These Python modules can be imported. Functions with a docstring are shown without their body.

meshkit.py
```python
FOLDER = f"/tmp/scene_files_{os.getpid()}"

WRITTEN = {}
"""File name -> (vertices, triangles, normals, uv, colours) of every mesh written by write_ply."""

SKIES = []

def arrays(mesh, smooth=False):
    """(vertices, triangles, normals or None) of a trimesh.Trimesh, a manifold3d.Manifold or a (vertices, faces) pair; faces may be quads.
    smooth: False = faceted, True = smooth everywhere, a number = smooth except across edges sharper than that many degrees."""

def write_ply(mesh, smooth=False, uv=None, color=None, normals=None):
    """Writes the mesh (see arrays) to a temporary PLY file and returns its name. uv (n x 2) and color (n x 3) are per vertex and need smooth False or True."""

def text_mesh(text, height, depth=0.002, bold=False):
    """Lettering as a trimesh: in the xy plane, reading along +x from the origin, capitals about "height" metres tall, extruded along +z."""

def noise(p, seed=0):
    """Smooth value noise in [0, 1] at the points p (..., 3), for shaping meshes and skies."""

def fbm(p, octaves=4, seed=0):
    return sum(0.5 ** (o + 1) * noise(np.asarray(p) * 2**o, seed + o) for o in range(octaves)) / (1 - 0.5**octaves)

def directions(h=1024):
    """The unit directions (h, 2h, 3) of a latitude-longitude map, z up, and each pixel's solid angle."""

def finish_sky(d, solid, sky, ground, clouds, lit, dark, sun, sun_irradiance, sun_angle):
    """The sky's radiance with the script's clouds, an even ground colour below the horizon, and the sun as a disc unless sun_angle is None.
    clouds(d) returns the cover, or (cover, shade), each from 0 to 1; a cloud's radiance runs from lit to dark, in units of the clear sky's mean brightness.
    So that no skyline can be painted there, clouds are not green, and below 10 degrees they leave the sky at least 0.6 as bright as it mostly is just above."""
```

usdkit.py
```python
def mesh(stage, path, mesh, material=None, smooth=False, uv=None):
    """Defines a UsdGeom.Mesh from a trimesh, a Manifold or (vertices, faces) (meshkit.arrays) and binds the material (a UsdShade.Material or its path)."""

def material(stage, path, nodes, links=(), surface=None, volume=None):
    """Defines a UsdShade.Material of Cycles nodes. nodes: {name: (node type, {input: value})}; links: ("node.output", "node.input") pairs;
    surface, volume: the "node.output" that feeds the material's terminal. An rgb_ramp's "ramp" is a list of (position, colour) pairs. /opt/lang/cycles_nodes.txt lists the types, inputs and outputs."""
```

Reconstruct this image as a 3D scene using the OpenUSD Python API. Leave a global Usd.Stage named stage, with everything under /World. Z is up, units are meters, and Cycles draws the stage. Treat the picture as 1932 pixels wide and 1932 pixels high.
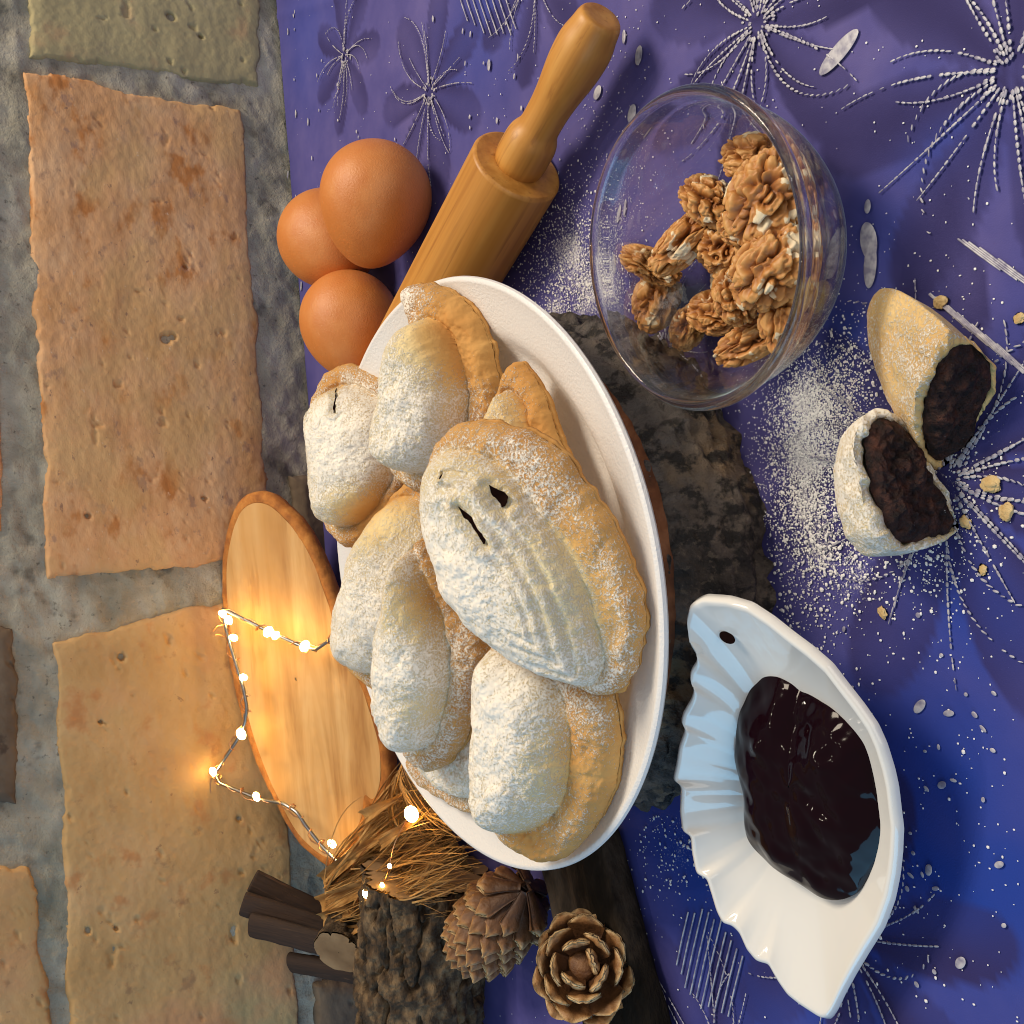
import math, random
import numpy as np, trimesh, shapely
from shapely.geometry import Polygon, Point, LineString
from scipy.interpolate import splprep, splev
from pxr import Usd, UsdGeom, UsdLux, UsdShade, Gf, Sdf, Vt
import usdkit, meshkit
from meshkit import fbm, noise

stage = Usd.Stage.CreateInMemory()
UsdGeom.SetStageUpAxis(stage, UsdGeom.Tokens.z)
UsdGeom.SetStageMetersPerUnit(stage, 1.0)
UsdGeom.Xform.Define(stage, '/World')

# ------------------------------------------------------------------ camera (the phone was held sideways: rolled by about 90 degrees)
F, PITCH, ROLL, H = 2050.0, math.radians(33.0), math.radians(5.0), 0.235
cp, sp, cr, sr = math.cos(PITCH), math.sin(PITCH), math.cos(ROLL), math.sin(ROLL)
CAM = np.array([0, 0, H])
right0, up0, fwd = np.array([1.0, 0, 0]), np.array([0, sp, cp]), np.array([0, cp, -sp])
X, Y = -sr * right0 - cr * up0, cr * right0 - sr * up0
camera = UsdGeom.Camera.Define(stage, '/World/camera')
camera.AddTransformOp().Set(Gf.Matrix4d(*X, 0, *Y, 0, *(-fwd), 0, *CAM, 1))
camera.CreateHorizontalApertureAttr(24.0); camera.CreateVerticalApertureAttr(24.0)
camera.CreateFocalLengthAttr(24.0 * F / 1932); camera.CreateClippingRangeAttr(Gf.Vec2f(0.01, 50))
camera.CreateExposureAttr(-0.2)


def aim(prim, pos, target):
    pos, target = np.array(pos, float), np.array(target, float)
    z = pos - target; z /= np.linalg.norm(z)
    x = np.cross([0, 0, 1.0], z)
    x = np.array([1.0, 0, 0]) if np.linalg.norm(x) < 1e-6 else x / np.linalg.norm(x)
    y = np.cross(z, x)
    UsdGeom.Xformable(prim).AddTransformOp().Set(Gf.Matrix4d(*map(float, (*x, 0, *y, 0, *z, 0, *pos, 1))))


def rect_light(name, pos, target, w, h, color, power):
    l = UsdLux.RectLight.Define(stage, '/World/' + name)
    l.CreateWidthAttr(w); l.CreateHeightAttr(h); l.CreateColorAttr(Gf.Vec3f(*color)); l.CreateIntensityAttr(power)
    aim(l, pos, target)


# lamps of the room: warm ceiling lamp above right, cool window light from the near left, weak room bounce
rect_light('ceiling_lamp', (0.72, 0.38, 1.0), (0, 0.30, 0), 0.36, 0.36, (1.0, 0.85, 0.66), 35.0)
for k, (x, y, z) in enumerate([(0.22, 0.62, 1.05), (0.46, 0.58, 1.0), (-0.02, 0.60, 1.1)]):      # small spots of the same ceiling fitting
    rect_light(f'ceiling_spot_{k}', (x, y, z), (0, 0.25, 0), 0.035, 0.035, (1.0, 0.87, 0.70), 260.0 if k < 2 else 150.0)
rect_light('window_light', (-1.0, -0.10, 0.34), (-0.05, 0.26, 0), 0.8, 0.5, (0.20, 0.62, 1.0), 3.3)
rect_light('room_bounce', (0.30, -1.5, 0.55), (0.0, 0.5, 0.05), 1.6, 0.8, (1.0, 0.92, 0.82), 1.9)
dome = UsdLux.DomeLight.Define(stage, '/World/room_ambient')       # walls and ceiling of the dim room
dome.CreateColorAttr(Gf.Vec3f(0.95, 0.95, 1.0)); dome.CreateIntensityAttr(0.11)

# ------------------------------------------------------------------ picture point -> point of the place (1932-pixel grid of the photograph)
def ray(px, py):
    u, v = 966 - py, px - 966
    u, v = cr * u - sr * v, sr * u + cr * v
    x, y = u / F, -v / F
    return np.array([x, cp + y * sp, -sp + y * cp])
def onz(px, py, z=0.0): r = ray(px, py); return CAM + r * (z - H) / r[2]
def ony(px, py, y): r = ray(px, py); return CAM + r * y / r[1]
def onp(px, py, o, n): r = ray(px, py); return CAM + r * (((o - CAM) @ n) / (r @ n))
def unit(v): v = np.asarray(v, float); return v / np.linalg.norm(v)
def frame_of(n, hint=(1, 0, 0)):
    n = unit(n); e1 = unit(np.asarray(hint, float) - n * (np.asarray(hint, float) @ n)); return e1, np.cross(n, e1), n

# ------------------------------------------------------------------ helpers
count = {}
def numbered(path):
    k = count.get(path, 0); count[path] = k + 1
    return path if k == 0 else f'{path}_{k:03d}'

def tag(prim, label=None, cat=None, group=None, kind=None):
    for k, v in (('label', label), ('category', cat), ('group', group), ('kind', kind)):
        if v: prim.SetCustomDataByKey(k, v)

origin = {}
def thing(name, label, cat, loc=(0, 0, 0), group=None, kind=None):
    x = UsdGeom.Xform.Define(stage, numbered('/World/' + name)); x.AddTranslateOp().Set(Gf.Vec3d(*map(float, loc)))
    p = x.GetPrim(); tag(p, label, cat, group, kind); origin[str(p.GetPath())] = np.array(loc, float)
    return p

def part(name, mesh, mat, parent, smooth=True, prim=None, label=None, kind=None):
    """mesh in world coordinates; one Mesh under parent (a thing or a part)"""
    path = numbered(f'{parent.GetPath()}/{name}')
    o = next((v for k, v in origin.items() if path.startswith(k + '/')), np.zeros(3))
    if isinstance(mesh, (list, tuple)) and not isinstance(mesh, tuple): mesh = trimesh.util.concatenate(mesh)
    if isinstance(mesh, tuple):
        f = np.asarray(mesh[1])
        if f.shape[1] == 4: f = np.vstack([f[:, [0, 1, 2]], f[:, [0, 2, 3]]])
        mesh = trimesh.Trimesh(mesh[0], f, process=False)
    mesh = mesh.copy(); mesh.vertices = mesh.vertices - o
    m = usdkit.mesh(stage, path, mesh, M[mat] if isinstance(mat, str) else mat, smooth=smooth)
    for k, v in (prim or {}).items():
        UsdGeom.PrimvarsAPI(m).CreatePrimvar(k, Sdf.ValueTypeNames.FloatArray, 'vertex').Set(Vt.FloatArray.FromNumpy(np.asarray(v, np.float32)))
    tag(m.GetPrim(), label=label, kind=kind)
    return m.GetPrim()

def solo(name, mesh, mat, label, cat, group=None, kind=None, smooth=True, prim=None):
    """a thing that is one mesh"""
    path = numbered('/World/' + name)
    if isinstance(mesh, tuple):
        f = np.asarray(mesh[1])
        if f.shape[1] == 4: f = np.vstack([f[:, [0, 1, 2]], f[:, [0, 2, 3]]])
        mesh = trimesh.Trimesh(mesh[0], f, process=False)
    c = mesh.bounds.mean(0); c[2] = mesh.bounds[0][2]
    mesh = mesh.copy(); mesh.vertices = mesh.vertices - c
    m = usdkit.mesh(stage, path, mesh, M[mat], smooth=smooth)
    UsdGeom.Xformable(m).AddTranslateOp().Set(Gf.Vec3d(*map(float, c)))
    for k, v in (prim or {}).items():
        UsdGeom.PrimvarsAPI(m).CreatePrimvar(k, Sdf.ValueTypeNames.FloatArray, 'vertex').Set(Vt.FloatArray.FromNumpy(np.asarray(v, np.float32)))
    tag(m.GetPrim(), label, cat, group, kind)
    return m.GetPrim()

def gridfaces(nu, nv, wrap=False):
    i, j = np.meshgrid(np.arange(nu if wrap else nu - 1), np.arange(nv - 1), indexing='ij')
    i, j = i.ravel(), j.ravel(); k = (i + 1) % nu
    return np.stack([i * nv + j, k * nv + j, k * nv + j + 1, i * nv + j + 1], 1)

def lathe(profile, n=96):
    """profile (r, z) rows -> vertices, quads about z (inside out order: outward for rising outer profile)"""
    p = np.asarray(profile, float); a = np.linspace(0, 2 * np.pi, n, endpoint=False)
    v = np.stack([np.outer(np.cos(a), p[:, 0]), np.outer(np.sin(a), p[:, 0]), np.tile(p[:, 1], (n, 1))], -1).reshape(-1, 3)
    return v, gridfaces(n, len(p), True)

def closed_curve(pts, n=300, s=0.0):
    pts = np.asarray(pts, float)
    tck, u = splprep(np.vstack([pts, pts[:1]]).T, s=s, per=True)
    return np.stack(splev(np.linspace(0, 1, n, endpoint=False), tck), 1)

def open_curve(pts, n, k=3):
    pts = np.asarray(pts, float); tck, u = splprep(pts.T, s=0, k=min(k, len(pts) - 1)); return np.stack(splev(np.linspace(0, 1, n), tck), 1)

def tube(pts, r, n=6, cap=True):
    pts = np.asarray(pts, float); r = np.broadcast_to(np.asarray(r, float), (len(pts),))
    t = np.gradient(pts, axis=0); t /= np.linalg.norm(t, axis=1)[:, None] + 1e-12
    ref = np.array([0.31, 0.17, 0.93]); a = np.cross(t, ref); a /= np.linalg.norm(a, axis=1)[:, None] + 1e-12; b = np.cross(t, a)
    th = np.linspace(0, 2 * np.pi, n, endpoint=False)
    v = pts[:, None] + r[:, None, None] * (np.cos(th)[None, :, None] * a[:, None] + np.sin(th)[None, :, None] * b[:, None])
    f = []
    m = len(pts)
    for i in range(m - 1):
        for j in range(n):
            k = (j + 1) % n; f += [[i * n + j, i * n + k, (i + 1) * n + k], [i * n + j, (i + 1) * n + k, (i + 1) * n + j]]
    v = v.reshape(-1, 3)
    if cap:
        v = np.vstack([v, pts[0], pts[-1]]); q = m * n
        for j in range(n):
            k = (j + 1) % n; f += [[q, k, j], [q + 1, (m - 1) * n + j, (m - 1) * n + k]]
    return trimesh.Trimesh(v, np.array(f), process=False)

# ------------------------------------------------------------------ materials
UsdGeom.Scope.Define(stage, '/World/Looks')
M = {}
def mat(name, nodes, links, surface='p.BSDF'):
    M[name] = usdkit.material(stage, '/World/Looks/' + name, nodes, links, surface=surface)

def textured(name, ramp, scale, rough=0.6, detail=6, nrough=0.6, bscale=None, bdist=0.0005, bstrength=0.6, stretch=(1, 1, 1), spots=None, distortion=0.0, extra=None, local=False, rotation=(0, 0, 0)):
    """base colour from a noise ramp in object space, second finer noise for relief; spots: (scale, threshold low, high, colour)"""
    n = {'tc': ('texture_coordinate', {}), 'map': ('mapping', {'scale': stretch, 'rotation': rotation}),
         'n': ('noise_texture', {'scale': scale, 'detail': float(detail), 'roughness': nrough, 'distortion': distortion}),
         'r': ('rgb_ramp', {'ramp': ramp}), 'p': ('principled_bsdf', {'roughness': rough, **(extra or {})}),
         'n2': ('noise_texture', {'scale': bscale or scale * 6, 'detail': 5.0, 'roughness': 0.65}),
         'b': ('bump', {'strength': bstrength, 'distance': bdist})}
    l = [('tc.object', 'map.vector'), ('map.vector', 'n.vector'), ('map.vector', 'n2.vector'), ('n.fac', 'r.fac'), ('n2.fac', 'b.height'), ('b.normal', 'p.normal')]
    if local:
        for k in 'uvw': n['l' + k] = ('attribute', {'attribute': 'l' + k}); l.append((f'l{k}.fac', 'cx.' + dict(u='x', v='y', w='z')[k]))
        n['cx'] = ('combine_xyz', {}); l[0] = ('cx.vector', 'map.vector')
    out = 'r.color'
    for i, (s, lo, hi, col, stre) in enumerate(spots or []):
        n[f's{i}'] = ('noise_texture', {'scale': s, 'detail': 4.0, 'roughness': 0.6, 'dimensions': '4D', 'w': 3.7 * i + 1.3})
        n[f'm{i}'] = ('map_range', {'range_type': 'smoothstep', 'from_min': lo, 'from_max': hi, 'to_min': 0.0, 'to_max': stre, 'clamp': True})
        n[f'x{i}'] = ('mix_color', {'b': col})
        l += [('map.vector', f's{i}.vector'), (f's{i}.fac', f'm{i}.value'), (f'm{i}.result', f'x{i}.fac'), (out, f'x{i}.a')]
        out = f'x{i}.result'
    l.append((out, 'p.base_color'))
    mat(name, n, l)

# bricks, mortar
BR = dict(rough=0.9, detail=7, nrough=0.62, bscale=420, bdist=0.0008, bstrength=0.45)
textured('brick_salmon', [(0.3, (0.52, 0.255, 0.095)), (0.5, (0.64, 0.355, 0.17)), (0.7, (0.68, 0.43, 0.24))], 30, stretch=(1, 1, 1.5), spots=[(46, 0.53, 0.66, (0.44, 0.155, 0.03), 0.85), (75, 0.58, 0.66, (0.33, 0.19, 0.13), 0.7), (14, 0.48, 0.62, (0.60, 0.37, 0.16), 0.75), (170, 0.64, 0.70, (0.23, 0.13, 0.09), 0.7), (260, 0.64, 0.74, (0.70, 0.54, 0.38), 0.7)], **BR)
textured('brick_yellow', [(0.3, (0.44, 0.26, 0.10)), (0.5, (0.53, 0.33, 0.14)), (0.7, (0.58, 0.37, 0.18))], 22, spots=[(9, 0.47, 0.62, (0.52, 0.265, 0.13), 0.85), (48, 0.55, 0.68, (0.46, 0.20, 0.07), 0.75), (80, 0.60, 0.70, (0.30, 0.16, 0.08), 0.6), (11, 0.54, 0.68, (0.40, 0.335, 0.16), 0.8), (170, 0.66, 0.72, (0.22, 0.12, 0.07), 0.6)], **BR)
textured('brick_green', [(0.3, (0.36, 0.30, 0.16)), (0.55, (0.40, 0.34, 0.18)), (0.75, (0.48, 0.40, 0.26))], 22, spots=[(34, 0.55, 0.7, (0.42, 0.26, 0.14), 0.7), (70, 0.62, 0.74, (0.24, 0.20, 0.14), 0.6)], **BR)
textured('dark_brick_mortar', [(0.3, (0.10, 0.072, 0.048)), (0.7, (0.20, 0.145, 0.095))], 40, spots=[(80, 0.58, 0.7, (0.05, 0.03, 0.02), 0.8)], **BR)
textured('mortar', [(0.3, (0.25, 0.225, 0.17)), (0.5, (0.40, 0.365, 0.285)), (0.7, (0.54, 0.50, 0.41))], 34, rough=0.95, spots=[(110, 0.6, 0.72, (0.38, 0.36, 0.31), 0.6), (45, 0.55, 0.68, (0.11, 0.098, 0.075), 0.8), (300, 0.6, 0.7, (0.10, 0.09, 0.07), 0.7), (14, 0.52, 0.7, (0.17, 0.175, 0.13), 0.7)], bscale=500, bdist=0.002, bstrength=0.7)

# cloth: violet print with darker petals (primvar petal), painted blue shade (primvar blue), fine weave
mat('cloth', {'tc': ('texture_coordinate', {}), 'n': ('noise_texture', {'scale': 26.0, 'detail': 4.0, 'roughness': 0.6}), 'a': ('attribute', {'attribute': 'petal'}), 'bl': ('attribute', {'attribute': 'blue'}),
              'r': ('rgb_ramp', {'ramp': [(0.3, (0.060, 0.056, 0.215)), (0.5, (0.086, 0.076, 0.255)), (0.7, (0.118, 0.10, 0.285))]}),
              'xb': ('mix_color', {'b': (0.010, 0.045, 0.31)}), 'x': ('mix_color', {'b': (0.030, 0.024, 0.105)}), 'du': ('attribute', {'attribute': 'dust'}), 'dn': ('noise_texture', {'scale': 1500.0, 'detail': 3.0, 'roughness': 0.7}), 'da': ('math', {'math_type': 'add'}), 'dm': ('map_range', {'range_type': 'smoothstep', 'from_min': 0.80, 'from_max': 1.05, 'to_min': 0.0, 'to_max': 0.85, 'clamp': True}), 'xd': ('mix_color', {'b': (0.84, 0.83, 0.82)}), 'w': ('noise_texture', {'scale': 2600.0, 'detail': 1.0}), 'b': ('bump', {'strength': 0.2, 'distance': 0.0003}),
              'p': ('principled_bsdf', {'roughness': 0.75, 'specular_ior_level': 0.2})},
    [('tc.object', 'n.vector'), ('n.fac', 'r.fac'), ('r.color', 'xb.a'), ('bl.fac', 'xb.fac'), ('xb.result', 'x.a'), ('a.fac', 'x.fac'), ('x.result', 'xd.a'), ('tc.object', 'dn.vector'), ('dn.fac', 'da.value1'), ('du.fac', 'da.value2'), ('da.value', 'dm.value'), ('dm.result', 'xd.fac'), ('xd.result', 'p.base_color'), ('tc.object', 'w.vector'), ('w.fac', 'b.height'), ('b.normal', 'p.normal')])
mat('silver_thread', {'tc': ('texture_coordinate', {}), 'n': ('noise_texture', {'scale': 420.0, 'detail': 2.0}), 'r': ('rgb_ramp', {'ramp': [(0.35, (0.24, 0.23, 0.32)), (0.6, (0.50, 0.49, 0.53))]}), 'b': ('bump', {'strength': 0.5, 'distance': 0.0003}), 'p': ('principled_bsdf', {'roughness': 0.45, 'metallic': 0.1})},
    [('tc.object', 'n.vector'), ('n.fac', 'r.fac'), ('r.color', 'p.base_color'), ('n.fac', 'b.height'), ('b.normal', 'p.normal')])
mat('sugar', {'p': ('principled_bsdf', {'base_color': (0.86, 0.85, 0.84), 'roughness': 0.7})}, [])

textured('slab_bark', [(0.34, (0.018, 0.013, 0.010)), (0.5, (0.075, 0.057, 0.045)), (0.66, (0.16, 0.125, 0.098))], 70, rough=0.6, spots=[(24, 0.54, 0.62, (0.20, 0.125, 0.06), 0.9), (15, 0.5, 0.62, (0.13, 0.115, 0.105), 0.7), (170, 0.47, 0.58, (0.014, 0.011, 0.009), 0.95), (420, 0.55, 0.65, (0.18, 0.14, 0.10), 0.5), (20, 0.6, 0.7, (0.14, 0.12, 0.11), 0.6)], bscale=500, bdist=0.002, bstrength=0.9, stretch=(1, 1, 0.7))
textured('slab_top', [(0.3, (0.06, 0.02, 0.008)), (0.5, (0.17, 0.055, 0.018)), (0.7, (0.30, 0.12, 0.05))], 90, rough=0.85, bscale=300, bdist=0.001)
mat('porcelain', {'tc': ('texture_coordinate', {}), 'n': ('noise_texture', {'scale': 1100.0, 'detail': 3.0}), 'n3': ('noise_texture', {'scale': 45.0, 'detail': 2.0}), 'ad': ('math', {'math_type': 'multiply'}), 'b': ('bump', {'strength': 0.6, 'distance': 0.0008}),
                  'p': ('principled_bsdf', {'base_color': (0.80, 0.79, 0.775), 'roughness': 0.35})},
    [('tc.object', 'n.vector'), ('tc.object', 'n3.vector'), ('n.fac', 'ad.value1'), ('n3.fac', 'ad.value2'), ('ad.value', 'b.height'), ('b.normal', 'p.normal')])
mat('leaf_ceramic', {'p': ('principled_bsdf', {'base_color': (0.80, 0.79, 0.75), 'roughness': 0.07, 'coat_weight': 0.5, 'coat_roughness': 0.03})}, [])
mat('jam', {'tc': ('texture_coordinate', {}), 'n': ('noise_texture', {'scale': 130.0, 'detail': 2.0}), 'b': ('bump', {'strength': 0.12, 'distance': 0.002}),
            'p': ('principled_bsdf', {'base_color': (0.0065, 0.0004, 0.0020), 'roughness': 0.08, 'specular_ior_level': 0.17, 'subsurface_weight': 0.0})}, [('tc.object', 'n.vector'), ('n.fac', 'b.height'), ('b.normal', 'p.normal')])

# pastry: primvars sugar and brown
mat('pastry', {'tc': ('texture_coordinate', {}), 's': ('attribute', {'attribute': 'sugar'}), 'w': ('attribute', {'attribute': 'brown'}),
               'n': ('noise_texture', {'scale': 1500.0, 'detail': 3.0, 'roughness': 0.65}), 'nb': ('math', {'math_type': 'multiply_add', 'value2': 1.9, 'value3': -0.45}), 'n2': ('noise_texture', {'scale': 70.0, 'detail': 4.0}), 'n3': ('noise_texture', {'scale': 330.0, 'detail': 3.0}),
               'a1': ('math', {'math_type': 'multiply_add', 'value2': 0.35, 'value3': -0.175}), 'a2': ('math', {'math_type': 'add'}),
               'r': ('rgb_ramp', {'ramp': [(0.0, (0.80, 0.69, 0.42)), (0.3, (0.78, 0.61, 0.31)), (0.55, (0.70, 0.43, 0.15)), (0.8, (0.52, 0.24, 0.06)), (1.0, (0.17, 0.06, 0.02))]}),
               'c1': ('math', {'math_type': 'add'}), 'c2': ('math', {'math_type': 'multiply_add', 'value2': 0.5, 'value3': -0.25}), 'c3': ('math', {'math_type': 'add'}),
               'cm': ('map_range', {'range_type': 'smoothstep', 'from_min': 0.70, 'from_max': 1.16, 'to_min': 0.0, 'to_max': 0.96, 'clamp': True}),
               'x': ('mix_color', {'b': (0.88, 0.83, 0.735)}), 'hb': ('math', {'math_type': 'multiply_add', 'value2': 0.8}), 'b': ('bump', {'strength': 0.6, 'distance': 0.0010}),
               'p': ('principled_bsdf', {'roughness': 0.8, 'specular_ior_level': 0.25})},
    [('tc.object', 'n.vector'), ('tc.object', 'n2.vector'), ('tc.object', 'n3.vector'), ('n2.fac', 'a1.value1'), ('a1.value', 'a2.value1'), ('w.fac', 'a2.value2'), ('a2.value', 'r.fac'),
     ('n.fac', 'nb.value1'), ('nb.value', 'c1.value1'), ('s.fac', 'c1.value2'), ('n3.fac', 'c2.value1'), ('c1.value', 'c3.value1'), ('c2.value', 'c3.value2'), ('c3.value', 'cm.value'), ('cm.result', 'x.fac'), ('r.color', 'x.a'), ('x.result', 'p.base_color'),
     ('n3.fac', 'hb.value1'), ('cm.result', 'hb.value3'), ('hb.value', 'b.height'), ('b.normal', 'p.normal')])
textured('filling', [(0.35, (0.006, 0.002, 0.002)), (0.52, (0.030, 0.010, 0.007)), (0.7, (0.085, 0.028, 0.016))], 330, rough=0.6, spots=[(560, 0.69, 0.74, (0.6, 0.57, 0.55), 0.85)], extra={'specular_ior_level': 0.3}, bscale=700, bdist=0.0015, bstrength=0.9)
textured('slit', [(0.3, (0.006, 0.003, 0.003)), (0.7, (0.016, 0.007, 0.006))], 300, rough=1.0, bstrength=0.1, extra={'specular_ior_level': 0.0})
textured('crumb', [(0.3, (0.50, 0.32, 0.12)), (0.7, (0.72, 0.55, 0.28))], 300, rough=0.8)
textured('egg_shell', [(0.25, (0.52, 0.165, 0.032)), (0.5, (0.58, 0.20, 0.045)), (0.75, (0.62, 0.24, 0.065))], 30, rough=0.42, detail=8, spots=[(25, 0.48, 0.66, (0.66, 0.28, 0.085), 0.7), (650, 0.62, 0.72, (0.70, 0.36, 0.16), 0.5), (420, 0.66, 0.74, (0.36, 0.10, 0.02), 0.6)], bscale=1200, bdist=0.0005, bstrength=0.45)
textured('pin_wood', [(0.3, (0.38, 0.15, 0.022)), (0.5, (0.54, 0.245, 0.045)), (0.7, (0.64, 0.33, 0.075))], 140, rough=0.45, detail=5, local=True, stretch=(1, 1, 0.035), spots=[(420, 0.56, 0.68, (0.30, 0.11, 0.018), 0.55), (60, 0.55, 0.72, (0.42, 0.18, 0.035), 0.75), (900, 0.66, 0.74, (0.16, 0.06, 0.012), 0.6)], bscale=300, bdist=0.0003, bstrength=0.3)
mat('glass', {'g': ('glass_bsdf', {'color': (0.985, 0.995, 0.995), 'roughness': 0.0, 'IOR': 1.46}), 't': ('transparent_bsdf', {'color': (0.97, 0.985, 0.985)}), 'm': ('mix_closure', {'fac': 0.12}),
              'lw': ('layer_weight', {'blend': 0.5}), 'pw': ('math', {'math_type': 'power', 'value2': 12.0}), 'mu': ('math', {'math_type': 'multiply', 'value2': 0.5}), 'd': ('diffuse_bsdf', {'color': (0.66, 0.86, 0.90)}), 'm2': ('mix_closure', {})},  # pale cyan diffuse at grazing angles paints the bright rim reflections
    [('g.BSDF', 'm.closure1'), ('t.BSDF', 'm.closure2'), ('lw.facing', 'pw.value1'), ('pw.value', 'mu.value1'), ('mu.value', 'm2.fac'), ('m.closure', 'm2.closure1'), ('d.BSDF', 'm2.closure2')], surface='m2.closure')
mat('walnut', {'tc': ('texture_coordinate', {}), 'a': ('attribute', {'attribute': 'cav'}), 'n': ('noise_texture', {'scale': 300.0, 'detail': 4.0}), 'sp': ('noise_texture', {'scale': 130.0, 'detail': 3.0}),
               'ad': ('math', {'math_type': 'multiply_add', 'value2': 0.5, 'value3': -0.25}), 'ad2': ('math', {'math_type': 'add'}),
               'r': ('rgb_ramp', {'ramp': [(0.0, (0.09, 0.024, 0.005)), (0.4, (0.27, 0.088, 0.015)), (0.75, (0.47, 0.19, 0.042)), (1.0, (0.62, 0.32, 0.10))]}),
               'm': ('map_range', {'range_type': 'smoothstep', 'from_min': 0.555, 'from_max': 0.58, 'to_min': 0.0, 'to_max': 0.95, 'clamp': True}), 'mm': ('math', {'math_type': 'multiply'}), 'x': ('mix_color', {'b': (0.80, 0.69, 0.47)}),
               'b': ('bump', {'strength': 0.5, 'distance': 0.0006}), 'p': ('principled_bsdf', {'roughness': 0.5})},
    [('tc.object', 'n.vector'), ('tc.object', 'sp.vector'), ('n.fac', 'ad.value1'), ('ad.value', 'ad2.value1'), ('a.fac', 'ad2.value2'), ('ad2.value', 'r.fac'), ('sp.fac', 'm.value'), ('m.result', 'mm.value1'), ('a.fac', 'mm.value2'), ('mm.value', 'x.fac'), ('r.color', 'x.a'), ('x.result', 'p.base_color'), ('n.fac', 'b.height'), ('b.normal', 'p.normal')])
textured('board_face', [(0.34, (0.38, 0.18, 0.05)), (0.5, (0.55, 0.31, 0.11)), (0.66, (0.64, 0.41, 0.18))], 55, rough=0.55, detail=6, stretch=(0.12, 1, 1), distortion=0.6, spots=[(90, 0.55, 0.66, (0.30, 0.12, 0.03), 0.6), (14, 0.5, 0.62, (0.50, 0.25, 0.065), 0.75)], bscale=200, bdist=0.0004, bstrength=0.3)
textured('board_bark', [(0.3, (0.24, 0.075, 0.014)), (0.55, (0.46, 0.17, 0.03)), (0.75, (0.60, 0.27, 0.06))], 120, rough=0.85, bscale=500, bdist=0.001)
textured('log_bark', [(0.34, (0.012, 0.008, 0.004)), (0.5, (0.075, 0.045, 0.022)), (0.66, (0.22, 0.145, 0.075))], 150, rough=0.92, spots=[(45, 0.58, 0.7, (0.24, 0.18, 0.11), 0.6), (220, 0.6, 0.7, (0.015, 0.012, 0.008), 0.8)], bscale=420, bdist=0.003, bstrength=0.9, stretch=(0.6, 1, 1))
textured('pale_wood', [(0.3, (0.17, 0.095, 0.04)), (0.7, (0.33, 0.21, 0.105))], 60, rough=0.8)
textured('shaded_wood', [(0.35, (0.004, 0.003, 0.002)), (0.52, (0.018, 0.013, 0.009)), (0.7, (0.075, 0.054, 0.038))], 60, rough=0.95, stretch=(0.3, 1, 1), extra={'specular_ior_level': 0.15}, bscale=150, bdist=0.003, bstrength=0.9)  # wood tone taken near black to paint the shade beside the plate
textured('cone_scale', [(0.25, (0.05, 0.018, 0.006)), (0.5, (0.14, 0.056, 0.018)), (0.75, (0.26, 0.125, 0.045))], 200, rough=0.5, spots=[(420, 0.62, 0.72, (0.40, 0.24, 0.11), 0.6)], bscale=800, bdist=0.0008, bstrength=0.6)
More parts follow.
